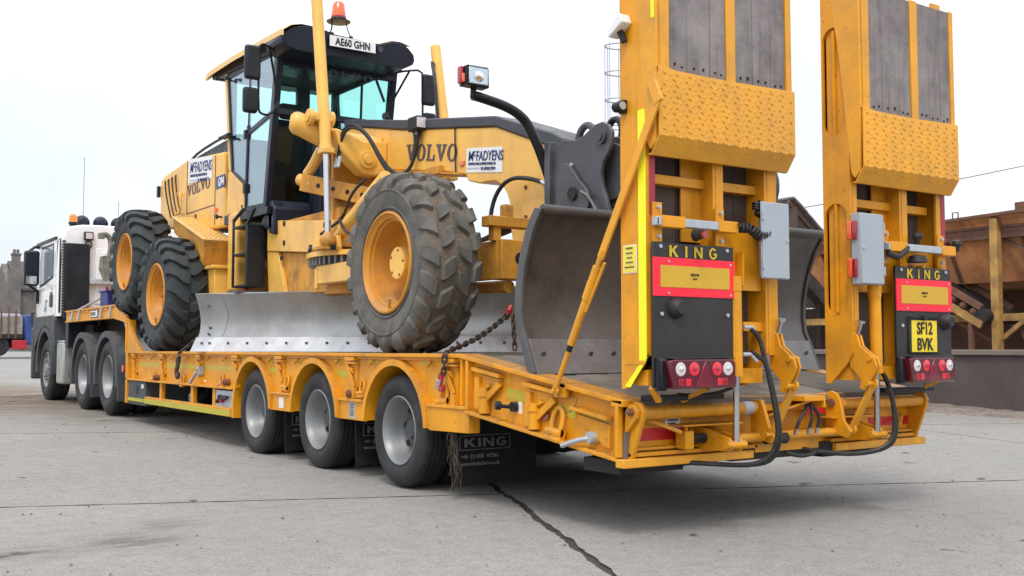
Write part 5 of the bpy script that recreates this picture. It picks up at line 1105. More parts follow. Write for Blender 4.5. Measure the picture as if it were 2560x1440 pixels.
# ------------------------------------------------ bonnet
hood = [(10.36, 2.62), (10.36, 3.27), (10.20, 3.325), (9.20, 3.40), (7.82, 3.29), (7.72, 2.40), (8.6, 2.42)]
build(MB().prism(hood, 'x', .60, 1.96), 'bonnet', GY, GR, bevel=.03, seg=3)
build(MB().prism([(9.9, 3.345), (9.2, 3.404), (7.80, 3.29), (7.80, 3.47), (8.1, 3.47), (9.0, 3.44)], 'x', .70, 1.86), 'bonnet_top', GREYC, GR, bevel=.02)
def lv(k, f): yt = 10.12-.155*k; yb = 9.83-.135*k; return yt+(yb-yt)*f**1.6
for k in range(4):
    rows = []
    for q_ in range(11):
        f = q_/10; z = 3.245+(k*.006)-f*.53; w = .042*(1-.35*f); y = lv(k, f); rows.append([(.5975, y-w*1.15, z), (.5975, y+w*1.15, z)])
    build(MB().sheet(rows), 'louvre_slot', DARK, GR, solid=.004)
    rows = [[(.594, lv(k, f)-.045*(1-.35*f)-.034, 3.25-f*.53), (.594, lv(k, f)-.045*(1-.35*f)-.008, 3.25-f*.53)] for f in [q_/10 for q_ in range(11)]]
    build(MB().sheet(rows), 'louvre_fin', GY, GR, solid=.007)
build(MB().tube([(.575, 9.48, 2.96), (.55, 9.48, 2.98), (.55, 9.27, 2.98), (.55, 9.27, 2.72), (.55, 9.48, 2.72), (.575, 9.48, 2.74)], .012, 8, smooth=1), 'grab_handle', GY, GR)
build(MB().box(.596, .6, 8.09, 8.105, 2.45, 3.29).box(.596, .6, 9.17, 9.183, 2.70, 3.37).box(.596, .6, 8.10, 9.17, 2.69, 2.70), 'panel_gap', TXT, GR)
hs = build(MB().add([(.5965, 9.12, 3.39), (.5965, 8.20, 3.30), (.5965, 8.22, 3.03), (.5965, 9.12, 3.08)], [(0, 1, 2, 3)]), 'sticker', WHITE, GR, solid=.002)
sticker_text(hs, (.595, 9.10, 3.38), (0, -1, -.09), (0, 0, 1), 1.62)
letters('VOLVO', SLAB, TXTV, GR, (.597, 9.17, 2.915), (0, -1, .015), (0, 0, 1), .135, 1.18, .10)
mp = build(MB().box(.596, .599, 7.75, 8.06, 2.87, 3.02), 'model_plate', TXTB, GR); text('G94', WHITE, mp, (.5945, 7.98, 2.895), (0, -1, .02), (0, 0, 1), .10, .8, .003)
build(MB().box(.594, .6, 8.78, 8.84, 2.53, 2.65), 'sticker', TXT, GR); build(MB().box(.594, .6, 10.18, 10.30, 2.68, 2.80), 'sticker', BOX, GR)
build(MB().tube([(.66, 9.22, 3.40), (.66, 8.9, 3.46), (.66, 8.05, 3.50), (.66, 7.95, 3.47)], .016, 8, smooth=1), 'hand_rail', BLK, GR)
build(MB().tube([(.66, 9.2, 3.40), (.9, 9.2, 3.47), (1.6, 9.2, 3.47), (1.9, 9.2, 3.40)], .014, 8, smooth=1), 'hand_rail', BLK, GR)
build(MB().box(.57, .60, 8.00, 8.06, 2.60, 2.64), 'reflector', LORG, GR); build(MB().cyl((.60, 7.85, 2.52), (.55, 7.85, 2.52), .012, 8).cyl((.55, 7.85, 2.52), (.53, 7.85, 2.52), .028, 10), 'stop_buffer', BLK, GR)
build(MB().box(.56, .60, 10.34, 10.40, 3.05, 3.2), 'tail_lamp', BLK, GR)
# ripper hook behind
build(MB().tube([(.06, 11.3, 2.58), (.13, 11.3, 2.60), (.19, 11.3, 2.52), (.19, 11.3, 2.36), (.14, 11.3, 2.20), (.16, 11.3, 2.05)], .038, 8, smooth=2).box(.02, .10, 11.25, 11.35, 2.53, 2.61).prism([(.06, 2.28), (.16, 2.30), (.24, 2.20), (.24, 1.98), (.12, 1.93), (.05, 2.10)], 'y', 11.22, 11.38).cyl((.04, 11.3, 2.12), (.30, 11.3, 2.12), .05, 10).bar((.2, 11.3, 2.05), (1.0, 10.6, 2.3), .13, .13), 'ripper_arm', mat('ripper_grey', (.22, .215, .18), .7, var=.35, scale=9, dirt=((.10, .08, .06), .6, 8)), GR, bevel=.008)
# ------------------------------------------------ cab
LP = [(6.08, 4.19), (6.39, 2.50)]          # front post line (y, z), left face x = .57
def yf(z): return 6.08+(4.19-z)*.183
def yr_(z): return 7.55+(z-3.12)*.19 if z > 3.12 else 7.55
XL, XR = .57, 1.98
v = MB()
for x in (XL, XR-.07):
    v.hexa([(x, yf(2.47), 2.47), (x+.07, yf(2.47), 2.47), (x+.07, yf(2.47)+.10, 2.47), (x, yf(2.47)+.10, 2.47)], [(x, yf(4.2), 4.2), (x+.07, yf(4.2), 4.2), (x+.07, yf(4.2)+.10, 4.2), (x, yf(4.2)+.10, 4.2)])
build(v, 'front_post', CABK, GR, bevel=.012)
v = MB()
for x in (XL, XR-.06):
    v.hexa([(x, 7.49, 3.0), (x+.06, 7.49, 3.0), (x+.06, 7.56, 3.0), (x, 7.56, 3.0)], [(x, yr_(4.2)-.07, 4.25), (x+.06, yr_(4.2)-.07, 4.25), (x+.06, yr_(4.2), 4.25), (x, yr_(4.2), 4.25)])
    build(v, 'rear_post', GY if x < 1 else CABK, GR, bevel=.008); v = MB()
for x in (XL+.004, XR-.05):
    v = MB()
    v.hexa([(x, 7.44, 3.0), (x+.045, 7.44, 3.0), (x+.045, 7.49, 3.0), (x, 7.49, 3.0)], [(x, yr_(4.2)-.12, 4.2), (x+.045, yr_(4.2)-.12, 4.2), (x+.045, yr_(4.2)-.07, 4.2), (x, yr_(4.2)-.07, 4.2)])
    v.bar((x+.02, 7.03, 2.50), (x+.02, 6.98, 3.45), .04, .05); v.bar((x+.02, 6.98, 3.45), (x+.02, 6.94, 4.15), .025, .03); v.bar((x+.02, 7.0, 3.36), (x+.02, yf(3.48)+.05, 3.47), .03, .06); v.bar((x+.02, 7.0, 2.52), (x+.02, yf(2.5)+.05, 2.50), .03, .06)
    v.bar((x+.02, 7.5, 3.02), (x+.02, 7.02, 2.80), .03, .04); v.bar((x+.02, 7.66, 4.15), (x+.02, 6.1, 4.12), .03, .10)
    v.bar((x+.02, 7.03, 2.52), (x+.02, 6.98, 3.36), .045, .02)
    build(v, 'door_frame', CABK, GR, bevel=.006)
for x in (XL+.02, XR-.03): build(MB().add([(x, 7.48, 3.03), (x, 7.68, 4.12), (x, 6.15, 4.10), (x, yf(3.45)+.04, 3.45), (x, yf(2.52)+.04, 2.52), (x, 7.02, 2.53), (x, 7.02, 2.80)], [tuple(range(7))]), 'side_glass', GLSD if x < 1 else GLS, GR, solid=.006)
for x in (XL, XR-.03): build(MB().prism([(7.56, 3.04), (7.06, 2.78), (7.03, 2.46), (7.60, 2.52)], 'x', x, x+.03), 'corner_panel', GY, GR, bevel=.006)
build(MB().cyl((.565, 7.10, 2.56), (.57, 7.10, 2.56), .022, 12), 'panel_lock', BROWN, GR)
for z in (2.75, 3.35): build(MB().box(.555, .575, 6.99, 7.05, z-.05, z+.05), 'door_hinge', BLK, GR)
# windscreen in two lights with a bar between
fg = lambda x, z, o_=.02: (x, yf(z)+o_, z)
build(MB().add([fg(.62, 3.50), fg(1.93, 3.50), fg(1.93, 3.98), fg(.62, 3.98)], [(0, 1, 2, 3)]), 'windscreen', GLS, GR, solid=.006); build(MB().add([fg(.62, 2.50), fg(1.93, 2.50), fg(1.93, 3.44), fg(.62, 3.44)], [(0, 1, 2, 3)]), 'lower_windscreen', GLSL, GR, solid=.006)
for z, o_, hh in ((3.47, .0, .07), (2.49, .0, .06), (4.02, .02, .14)): build(MB().bar(fg(.6, z, o_), fg(1.95, z, o_), .05, hh), 'screen_frame', CABK, GR, bevel=.008)
v = MB(); v.box(XL+.01, XR-.01, 7.50, 7.545, 2.5, 3.30); v.box(XL+.01, XL+.10, 7.60, 7.65, 3.4, 4.15); v.box(1.42, 1.58, 7.60, 7.66, 3.4, 4.15); v.box(XR-.10, XR-.01, 7.60, 7.65, 3.4, 4.15); v.box(XL+.01, XR-.01, 7.66, 7.70, 4.13, 4.24); build(v, 'cab_rear', CABK, GR)
build(MB().add([(XL+.05, 7.56, 3.30), (XR-.05, 7.56, 3.30), (XR-.05, 7.70, 4.14), (XL+.05, 7.70, 4.14)], [(0, 1, 2, 3)]), 'rear_glass', GLS, GR, solid=.006)
build(MB().box(XL+.005, XR-.005, 6.32, 7.56, 2.42, 2.48).prism([(7.62, 2.50), (7.62, 2.40), (6.30, 2.40), (6.30, 2.47)], 'x', XL-.02, XL+.06), 'cab_floor', CABK, GR)
build(MB().prism([(6.42, 2.50), (6.38, 2.20), (6.22, 2.17), (6.24, 2.46), (6.32, 2.55)], 'x', .60, 1.03), 'pedal_box', CABK, GR, bevel=.02); build(MB().prism([(6.36, 2.50), (6.30, 2.16), (6.05, 2.30), (6.02, 3.2), (6.15, 3.36), (6.24, 3.36)], 'x', 1.03, 1.6), 'pedal_box', CABK, GR, bevel=.02)
build(MB().box(.60, .70, 6.28, 6.34, 2.36, 2.46), 'foot_lamp', BLK, GR, bevel=.008); build(MB().box(.61, .69, 6.272, 6.281, 2.37, 2.45), 'lamp_lens', LCLR, GR)
v = MB(); v.box(1.0, 1.5, 6.75, 7.25, 2.75, 2.92); v.prism([(7.18, 2.9), (7.32, 3.65), (7.42, 3.65), (7.36, 2.85)], 'x', 1.0, 1.5); v.prism([(7.30, 3.66), (7.33, 3.85), (7.42, 3.85), (7.42, 3.66)], 'x', 1.10, 1.40); v.box(1.05, 1.45, 6.8, 7.2, 2.48, 2.75); build(v, 'seat', DARK, GR, bevel=.04)
v = MB(); v.bar((1.27, 6.35, 2.5), (1.27, 6.62, 3.30), .25, .14); v.lathe([(-.015, .17), (.0, .195), (.015, .17), (.0, .155)], (1.27, 6.66, 3.34), 'z', 24, closed=True); v.box(.68, .92, 6.7, 7.3, 2.48, 3.05); build(v, 'console', DARK, GR, bevel=.02)
v = MB(); v.box(XL+.03, XR-.03, 6.15, 7.66, 4.15, 4.18); v.box(.90, 1.6, 6.3, 6.6, 4.06, 4.15); build(v, 'cab_ceiling', DARK, GR)
v = MB(); v.bar((1.70, 6.12, 3.98), (1.84, 6.16, 3.72), .012, .03); v.bar((.85, 6.12, 4.0), (.98, 6.18, 3.75), .012, .02); build(v, 'wiper', BLK, GR)
build(MB().cyl((1.86, 6.16, 3.56), (1.86, 6.17, 3.56), .045, 18), 'sticker_disc', GREYC, GR)
# roof: black brow with two lobes, yellow cap over it
brow = [(.47, 4.06), (.45, 4.12), (.47, 4.17), (.55, 4.225), (.66, 4.25), (.80, 4.245), (.92, 4.225), (1.02, 4.20), (1.50, 4.185), (1.58, 4.215), (1.66, 4.245), (1.76, 4.25), (1.88, 4.225), (1.97, 4.17), (1.985, 4.11), (1.96, 4.06), (1.88, 4.02), (1.80, 3.99), (.62, 3.99), (.53, 4.02)]
def yoff(x): return 5.63+.10*abs((x-1.22)/.76)**4
n_ = len(brow)
vs = [(x, yoff(x)+.02, z) for x, z in brow]+[(x, yoff(x)+.0, (z-4.12)*.94+4.12) for x, z in brow]; vs = [(x, yoff(x), z) for x, z in brow]+[(x, 6.16, z) for x, z in brow]
build(MB().add(vs, [list(range(n_)), list(range(n_, 2*n_))[::-1]]+[(i, (i+1) % n_, (i+1) % n_+n_, i+n_) for i in range(n_)]), 'roof_brow', CABK, GR, bevel=.012)
top = []
for x, z in brow[2:13]: q_ = Vector(((x-1.215)*1.0, (z-4.02)*2.6)).normalized()*.02; top.append((x+q_.x, z+q_.y))
lowr = [(x*1.0, z-.0) for x, z in top]
secs = []
for y, dz, sx in ((5.67, .0, 1.0), (5.75, .022, 1.0), (6.2, .045, 1.0), (7.2, .085, 1.02), (8.05, .095, 1.03), (8.22, .07, 1.02)):
    secs.append([(1.215+(x-1.215)*sx+.06*(y-5.67)/2.5, y, z+dz) for x, z in top])
b = MB(); b.sheet(secs); b.sheet([[(p[0], p[1], p[2]-(.004 if k < 2 else .06)) for p in s_] for k, s_ in enumerate(secs)])
b.add([secs[-1][i] for i in range(len(top))]+[(p[0], p[1], p[2]-.06) for p in secs[-1]], [(i, i+1, i+1+len(top), i+len(top)) for i in range(len(top)-1)])
b.add([secs[k][0] for k in range(6)]+[(secs[k][0][0], secs[k][0][1], secs[k][0][2]-.06) for k in range(6)], [(i, i+1, i+7, i+6) for i in range(5)])
build(b, 'roof_cap', CREAM, GR, angle=45)
build(MB().prism([(8.15, 4.20), (8.15, 4.29), (6.1, 4.22), (6.1, 4.08)], 'x', .56, 2.03), 'roof_shell', CABK, GR, bevel=.01)
letters('VOLVO', SLAB, mat('visor_lettering', (.07, .085, .11), .5), GR, (1.0, 6.118, 3.90), (1, 0, 0), (0, -.18, 1), .075, 1.35, .35)
npg = build(MB().hexa([(.925, 5.605, 4.075), (1.445, 5.605, 4.075), (1.445, 5.605, 4.186), (.925, 5.605, 4.186)], [(.925, 5.612, 4.075), (1.445, 5.612, 4.075), (1.445, 5.612, 4.186), (.925, 5.612, 4.186)]), 'number_plate', WHITE, GR)
text('AE60 GHN', TXT, npg, (1.185, 5.603, 4.094), (1, 0, 0), (0, 0, 1), .074, .80, .003, 'CENTER')
build(MB().cyl((1.505, 5.62, 4.13), (1.505, 5.61, 4.13), .03, 18), 'brow_badge', GREYC, GR)
# beacon on its wire stand
bc = build(MB().lathe([(4.345, .0), (4.345, .12), (4.352, .125), (4.362, .085), (4.385, .080)], (1.04, 5.65, 0), 'z', 28), 'beacon', BLK, GR)
build(MB().lathe([(4.385, .078), (4.41, .077), (4.53, .062), (4.553, .045), (4.558, .0)], (1.04, 5.65, 0), 'z', 28), 'beacon_dome', LORG, bc); build(MB().lathe([(4.383, .082), (4.40, .082)], (1.04, 5.65, 0), 'z', 28), 'beacon_ring', LRED, bc)
build(MB().tube([(.97, 5.66, 4.345), (.97, 5.66, 4.27), (.95, 5.66, 4.22), (1.0, 5.64, 4.18)], .008, 6, smooth=1).tube([(1.13, 5.66, 4.35), (1.15, 5.66, 4.28), (1.18, 5.65, 4.21)], .006, 6).box(.93, .98, 5.63, 5.69, 4.205, 4.225).box(1.165, 1.195, 5.63, 5.67, 4.19, 4.22), 'beacon_stand', BLK, GR)
# mirrors
def mirror(pts_x, s_):
    X = lambda x: x if s_ < 0 else 2.46-x*.98+.0
    m_ = build(MB().box(*sorted((X(.135), X(.300))), 5.86, 5.93, 3.68, 4.03), 'mirror', BLK, GR, bevel=.03, seg=3)
    build(MB().box(*sorted((X(.125), X(.275))), 5.86, 5.94, 3.34, 3.60), 'lower_mirror', BLK, m_, bevel=.03, seg=3)
    build(MB().tube([(X(.58), 6.08, 4.03), (X(.45), 5.98, 4.06), (X(.30), 5.90, 4.07), (X(.285), 5.90, 3.95), (X(.285), 5.90, 3.40), (X(.31), 5.9, 3.345), (X(.45), 5.98, 3.36), (X(.60), 6.16, 3.55)], .012, 8, smooth=1).bar((X(.42), 5.96, 4.06), (X(.58), 6.15, 3.66), .018, .018), 'mirror_arm', BLK, m_)
mirror(0, -1); mirror(0, 1)
build(MB().cyl((.57, 7.74, 4.12), (.48, 7.74, 4.12), .01, 8).cyl((.48, 7.74, 4.12), (.46, 7.74, 4.12), .022, 8).cyl((.50, 7.50, 4.08), (.57, 7.50, 4.08), .01, 8).cyl((.49, 7.50, 4.08), (.51, 7.50, 4.08), .024, 8), 'door_stop', BLK, GR)
build(MB().cyl((.57, 7.55, 3.42), (.46, 7.60, 3.40), .012, 8).box(.50, .56, 7.40, 7.66, 3.40, 3.43).bar((.50, 7.42, 3.41), (.48, 7.36, 3.39), .02, .02), 'door_latch', BLK, GR)
# ================================================================== lashing chains
def chain(name, pts, label, group, extra=None):
    t = thing(name, pts[0], label, 'chain', group); P = [Vector(p) for p in pts]; seg = []
    step = .040; out_ = [P[0]]; i = 0; pos = P[0].copy()
    lens_ = [0]
    for a, b_ in zip(P, P[1:]): lens_.append(lens_[-1]+(b_-a).length)
    n = int(lens_[-1]/step); k = 0; me = link_mesh
    for q in range(n):
        s_ = (q+.5)*step
        while k < len(P)-2 and s_ > lens_[k+1]: k += 1
        f = (s_-lens_[k])/(lens_[k+1]-lens_[k]); c = P[k].lerp(P[k+1], f); d = (P[k+1]-P[k]).normalized()
        o = bpy.data.objects.new('link', me); COL.objects.link(o); setp(o, t)
        rot = d.to_track_quat('X', 'Z').to_matrix().to_4x4() @ Matrix.Rotation((math.pi/2 if q % 2 else 0)+rng.uniform(-.3, .3)+.4, 4, 'X')
        o.matrix_basis = Matrix.Translation(c) @ rot
    return t
lk = MB(); L2 = .017
lk.tube([(x, y, 0) for x, y in [(-L2, -.0135), (L2, -.0135), (L2+.011, -.007), (L2+.011, .007), (L2, .0135), (-L2, .0135), (-L2-.011, .007), (-L2-.011, -.007)]], .0072, 6, closed=True)
link_mesh = lk.mesh('link'); link_mesh.materials.append(CHAIN)
def sag(a, b_, s_, n=7):
    a, b_ = Vector(a), Vector(b_); return [tuple(a.lerp(b_, k/n)-Vector((0, 0, s_*4*(k/n)*(1-k/n)))) for k in range(n+1)]
def hook(par, p, m, s_=1):
    p = Vector(p); q = [p+Vector(v)*s_ for v in ((0, 0, .04), (-.005, 0, .0), (-.01, .02, -.05), (-.01, .0, -.09), (-.01, -.035, -.085), (-.01, -.045, -.05))]
    build(MB().tube(q, lambda t: (.018-.007*t)*s_, 8, smooth=2).box(p.x-.018*s_, p.x+.012*s_, p.y-.016*s_, p.y+.016*s_, p.z+.02*s_, p.z+.06*s_), 'hook', m, par)
c1 = chain('lashing_chain', sag((.72, 2.05, 1.24), (.02, 1.72, .975), .035)+[(-.02, 1.71, .94), (-.02, 1.73, .80)], 'dark chain with red hooks running over the deck edge right of the big front tyre', 'lashing chains on the trailer')
hook(c1, (-.02, 1.74, .785), RED, .8); hook(c1, (.0, 1.80, .775), RED, .7); build(MB().bar((-.045, 1.75, .78), (-.035, 1.77, .72), .03, .02), 'safety_catch', GALV, c1)
build(MB().tube([(.70, 2.06, 1.20), (.72, 2.09, 1.23), (.75, 2.08, 1.28), (.71, 2.02, 1.28)], .02, 8, closed=True, smooth=1), 'shackle', RED, c1)
c2 = chain('lashing_chain', [(.22, 7.10, 1.20), (.12, 7.22, 1.09), (.02, 7.32, .97), (-.02, 7.34, .94), (-.02, 7.36, .82)], 'rusty chain with brown hook over the deck edge beside the lower rear tyre', 'lashing chains on the trailer')
hook(c2, (-.02, 7.37, .80), CHAIN, 1.5)
build(MB().tube([(.15, 7.20, 1.12), (.22, 7.12, 1.15), (.28, 7.05, 1.22), (.32, 6.98, 1.26), (.22, 7.14, 1.14)], .022, 7, smooth=1), 'strap', RED, c2)
c3 = chain('lashing_chain', [(.62, 1.86, 1.22), (.63, 1.85, .97)], 'short black chain hanging straight down behind the left end of the front blade', 'lashing chains on the trailer')
# ================================================================== things lying on the neck
bx = thing('storage_tub', (.32, 11.75, 1.557), 'dark blue plastic tub standing on the trailer neck by the upper rear tyre', 'tub')
build(MB().prism([(.23, 1.558), (.43, 1.558), (.45, 1.80), (.21, 1.80)], 'y', 11.55, 11.95), 'tub_body', BLUEP, bx, bevel=.01); build(MB().box(.195, .465, 11.53, 11.97, 1.80, 1.825), 'rim', BLUEP, bx, bevel=.006)
for y in (11.53, 11.962): build(MB().box(.27, .39, y-.012, y+.012, 1.74, 1.765), 'handle', BLUEP, bx)
pb2 = thing('loading_pole', (.2, 13.2, 1.57), 'long grey metal pole lying on the trailer neck behind the white cab', 'pole')
build(MB().cyl((.18, 13.25, 1.575), (.40, 12.25, 1.80), .02, 10), 'pole_tube', BOX, pb2); build(MB().cyl((.40, 12.25, 1.80), (.405, 12.23, 1.805), .024, 10), 'end_cap', BLK, pb2); build(MB().box(.30, .50, 12.20, 12.32, 1.557, 1.79), 'pole_rest', BLK, pb2)
cr_ = thing('rubber_block', (.5, 12.4, 1.557), 'dark upright rubber block on the trailer neck beside the blue tub', 'block')
build(MB().prism([(.55, 1.558), (.78, 1.558), (.76, 1.82), (.57, 1.82)], 'y', 12.35, 12.65), 'block_body', PLG, cr_, bevel=.03, seg=3); build(MB().box(.62, .71, 12.40, 12.60, 1.82, 1.84), 'grip', BLK, cr_)

# ================================================================== TRACTOR TRUCK
TK = thing('tractor_truck', (1.2, 13.5, .1), 'white lorry tractor unit with black mirrors, beacon and roof spotlights coupled to the trailer', 'truck')
def csec(y, top, inw):
    return [(.0+inw, y, 1.50), (.0+inw, y, 2.25), (.02+inw, y, 2.72), (.05+inw, y, min(2.84, top-.06)), (.13+inw, y, top-.045), (.32, y, top-.008), (.6, y, top), (1.85, y, top), (2.10, y, top-.008), (2.29-inw, y, top-.045), (2.37-inw, y, min(2.84, top-.06)), (2.40-inw, y, 2.72), (2.42-inw, y, 2.25), (2.42-inw, y, 1.50)]
ss = [csec(13.66, 2.96, .02), csec(13.70, 2.985, .0), csec(14.6, 3.0, .0), csec(15.35, 2.93, .0), csec(15.75, 2.86, .03), csec(15.95, 2.78, .10)]
b = MB(); b.sheet(ss); n_ = len(ss[0]); b.add(ss[0], [tuple(range(n_))]); b.add(ss[-1], [tuple(range(n_))]); b.sheet([[s_[0], s_[-1]] for s_ in ss])
build(b, 'cab_body', WHITET, TK, angle=28)
build(MB().box(.04, 2.36, 15.75, 16.05, 1.0, 1.6).box(.02, 2.4, 15.95, 16.1, .45, 1.35), 'front_bumper', PLG, TK, bevel=.03)
# door, window, stripes on the left
dr_ = build(MB().box(-.012, -.001, 13.98, 15.40, 1.52, 2.76), 'door', WHITET, TK, bevel=.006)
build(MB().prism([(14.16, 2.13), (14.16, 2.70), (15.14, 2.70), (15.26, 2.45), (15.26, 2.02), (14.9, 2.04)], 'x', -.016, -.0125), 'window', BLK, dr_); build(MB().prism([(14.20, 2.17), (14.20, 2.66), (15.10, 2.66), (15.21, 2.42), (15.21, 2.07), (14.9, 2.08)], 'x', -.019, -.0165), 'pane', mat('cab_window_glass', (.25, .30, .34), .06, var=.1), dr_)
build(MB().box(-.03, -.012, 14.16, 14.36, 1.66, 1.86), 'handle', BLK, dr_, bevel=.02)
build(MB().box(-.04, .0, 13.95, 15.5, 2.75, 2.79), 'rain_strip', BLK, TK)
for k, (tx, y, z, h) in enumerate((('TEL:', 14.05, 2.0, .035), ('01586', 14.16, 1.91, .06), ('552961', 14.20, 1.77, .06))): text(tx, TXTV, dr_, (-.0135, y+.22, z-.06), (0, -1, 0), (0, 0, 1), h, .9, .002)
build(MB().box(-.0145, -.012, 14.55, 14.75, 1.75, 1.79).prism([(14.60, 1.60), (14.85, 1.60), (14.80, 1.72), (14.70, 1.80), (14.62, 1.72)], 'x', -.0145, -.012), 'door_emblem', BOX, dr_)
build(MB().box(-.0145, -.012, 14.72, 14.78, 1.55, 1.66), 'door_emblem', KINGY, dr_)
build(MB().box(-.015, -.001, 13.66, 13.72, 1.55, 2.74), 'corner_trim', BLK, TK, bevel=.005)
# dark air panel and pipes on the back wall
build(MB().box(.05, .42, 13.56, 13.655, 1.45, 2.66), 'air_panel', BLK, TK, bevel=.015)
v = MB()
for k in range(26): v.box(.015, .05, 13.57, 13.65, 1.5+k*.047, 1.525+k*.047)
build(v, 'bellows', RUB, TK)
build(MB().box(.52, 1.9, 13.645, 13.66, 1.7, 2.60).box(.6, 1.0, 13.632, 13.645, 2.1, 2.55), 'rear_panel', WHITET, TK, bevel=.02)
build(MB().box(.42, .80, 13.55, 13.62, 2.02, 2.10), 'hose_rail', GALV, TK, bevel=.004); build(MB().box(.66, .70, 13.50, 13.56, 2.14, 2.28).box(.66, .70, 13.50, 13.56, 1.84, 1.98), 'rear_lamp', LRED, TK)
wl = build(MB().box(.33, .47, 13.58, 13.65, 2.72, 2.86), 'work_lamp', BLK, TK, bevel=.01); build(MB().box(.35, .45, 13.572, 13.581, 2.745, 2.84), 'lamp_lens', LCLR, wl); build(MB().tube([(.40+.05*math.cos(t*math.pi/5), 13.60, 2.65+.06*math.sin(t*math.pi/5)) for t in range(10)], .012, 6, closed=True), 'cable_loop', RUB, wl)
# roof lamps, beacon, aerial
bk = build(MB().lathe([(3.02, .0), (3.02, .075), (3.05, .07)], (.25, 14.05, 0), 'z', 18), 'beacon', BLK, TK); build(MB().lathe([(3.05, .068), (3.15, .06), (3.18, .035), (3.185, 0)], (.25, 14.05, 0), 'z', 18), 'beacon_dome', LAMB, bk)
build(MB().box(.20, .30, 14.0, 14.1, 2.93, 3.02), 'beacon_foot', BLK, TK)
for x in (.50, .80, 1.09, 1.39): build(MB().lathe([(-.08, 0), (-.075, .06), (-.03, .11), (.02, .125), (.03, .12), (.03, 0)], (x, 14.55, 3.11), 'y', 24), 'spot_lamp', CABK, TK); build(MB().box(x-.02, x+.02, 14.53, 14.57, 2.98, 3.02), 'lamp_foot', BLK, TK)
build(MB().cyl((.48, 14.4, 2.98), (.48, 14.4, 4.2), .004, 5), 'aerial', BLK, TK); build(MB().cyl((1.05, 14.4, 2.98), (1.05, 14.4, 3.5), .004, 5), 'aerial', BLK, TK)
# mirrors
mr_ = build(MB().box(-.30, -.06, 15.02, 15.18, 2.04, 2.64), 'mirror', BLK, TK, bevel=.05, seg=3); build(MB().box(-.28, -.09, 15.012, 15.021, 2.25, 2.60), 'mirror_glass', CABK, mr_); build(MB().box(-.275, -.11, 15.012, 15.021, 2.07, 2.20), 'mirror_glass', MIRR, mr_)
build(MB().tube([(-.2, 15.15, 2.64), (-.1, 15.3, 2.72), (.02, 15.45, 2.72)], .025, 8).tube([(-.2, 15.15, 2.05), (-.08, 15.3, 1.99), (.02, 15.45, 1.95)], .025, 8).box(-.06, .0, 15.3, 15.45, 1.75, 1.95), 'mirror_arm', BLK, mr_)
# wings, step, tank, chassis
v = MB(); rows = []
for q in range(13):
    t = R(-10+200*q/12); y, z = 14.75+.66*math.cos(t), .68+.66*math.sin(t); rows.append([(-.02, y, z), (-.02, 14.75+.58*math.cos(t), .68+.58*math.sin(t)), (.45, 14.75+.58*math.cos(t), .68+.58*math.sin(t)), (.45, y, z), (-.02, y, z)])
v.sheet(rows); v.prism([(13.98, 1.0), (13.98, 1.46), (14.1, 1.52), (15.6, 1.52), (15.6, 1.0), (15.38, 1.12), (15.1, 1.3), (14.75, 1.36), (14.4, 1.3), (14.12, 1.12)], 'x', -.015, .35); build(v, 'front_wing', PLG, TK, bevel=.01)
build(MB().box(.03, .62, 13.50, 13.98, .42, 1.08), 'air_tank_box', TANK, TK, bevel=.03); build(MB().box(.04, .60, 13.48, 13.99, 1.08, 1.11), 'box_lid', GALV, TK, bevel=.006)
build(MB().cyl((.3, 12.9, .62), (.3, 13.42, .62), .2, 18), 'air_tank', PLG, TK)
v = MB(); v.box(.75, .92, 9.9, 15.8, .78, 1.05); v.box(1.5, 1.67, 9.9, 15.8, .78, 1.05); v.box(.6, 1.8, 13.4, 15.8, .7, 1.5); v.box(.3, 2.1, 12.75, 13.45, .75, 1.35); v.cyl((.3, 10.68, .60), (2.1, 10.68, .60), .09, 12); v.cyl((.3, 12.12, .60), (2.1, 12.12, .60), .09, 12); v.cyl((.3, 14.75, .66), (2.1, 14.75, .66), .07, 12); v.box(.9, 1.55, 10.8, 11.9, 1.05, 1.25); build(v, 'chassis', DARK, TK)
build(MB().box(.05, .5, 13.25, 13.45, 1.0, 1.5), 'battery_box', BLK, TK, bevel=.01)
for yc in (12.12, 10.66):
    for sx in (0, 1):
        X = lambda d: d if sx == 0 else 2.42-d
        rows = []
        for q in range(15):
            t = R(-12+204*q/14); rows.append([(X(-.01), yc+.64*math.cos(t), .60+.62*math.sin(t)), (X(-.01), yc+.555*math.cos(t), .60+.54*math.sin(t)), (X(.55), yc+.56*math.cos(t), .60+.545*math.sin(t)), (X(.55), yc+.64*math.cos(t), .60+.62*math.sin(t)), (X(-.01), yc+.64*math.cos(t), .60+.62*math.sin(t))])
        v = MB(); v.sheet(rows); v.box(*sorted((X(.0), X(.55))), yc-.67, yc-.63, .30, .62); build(v, 'mudguard', PLG, TK)
build(MB().box(.3, .42, 9.86, 9.90, .62, .74), 'tail_lamp', LRED, TK)
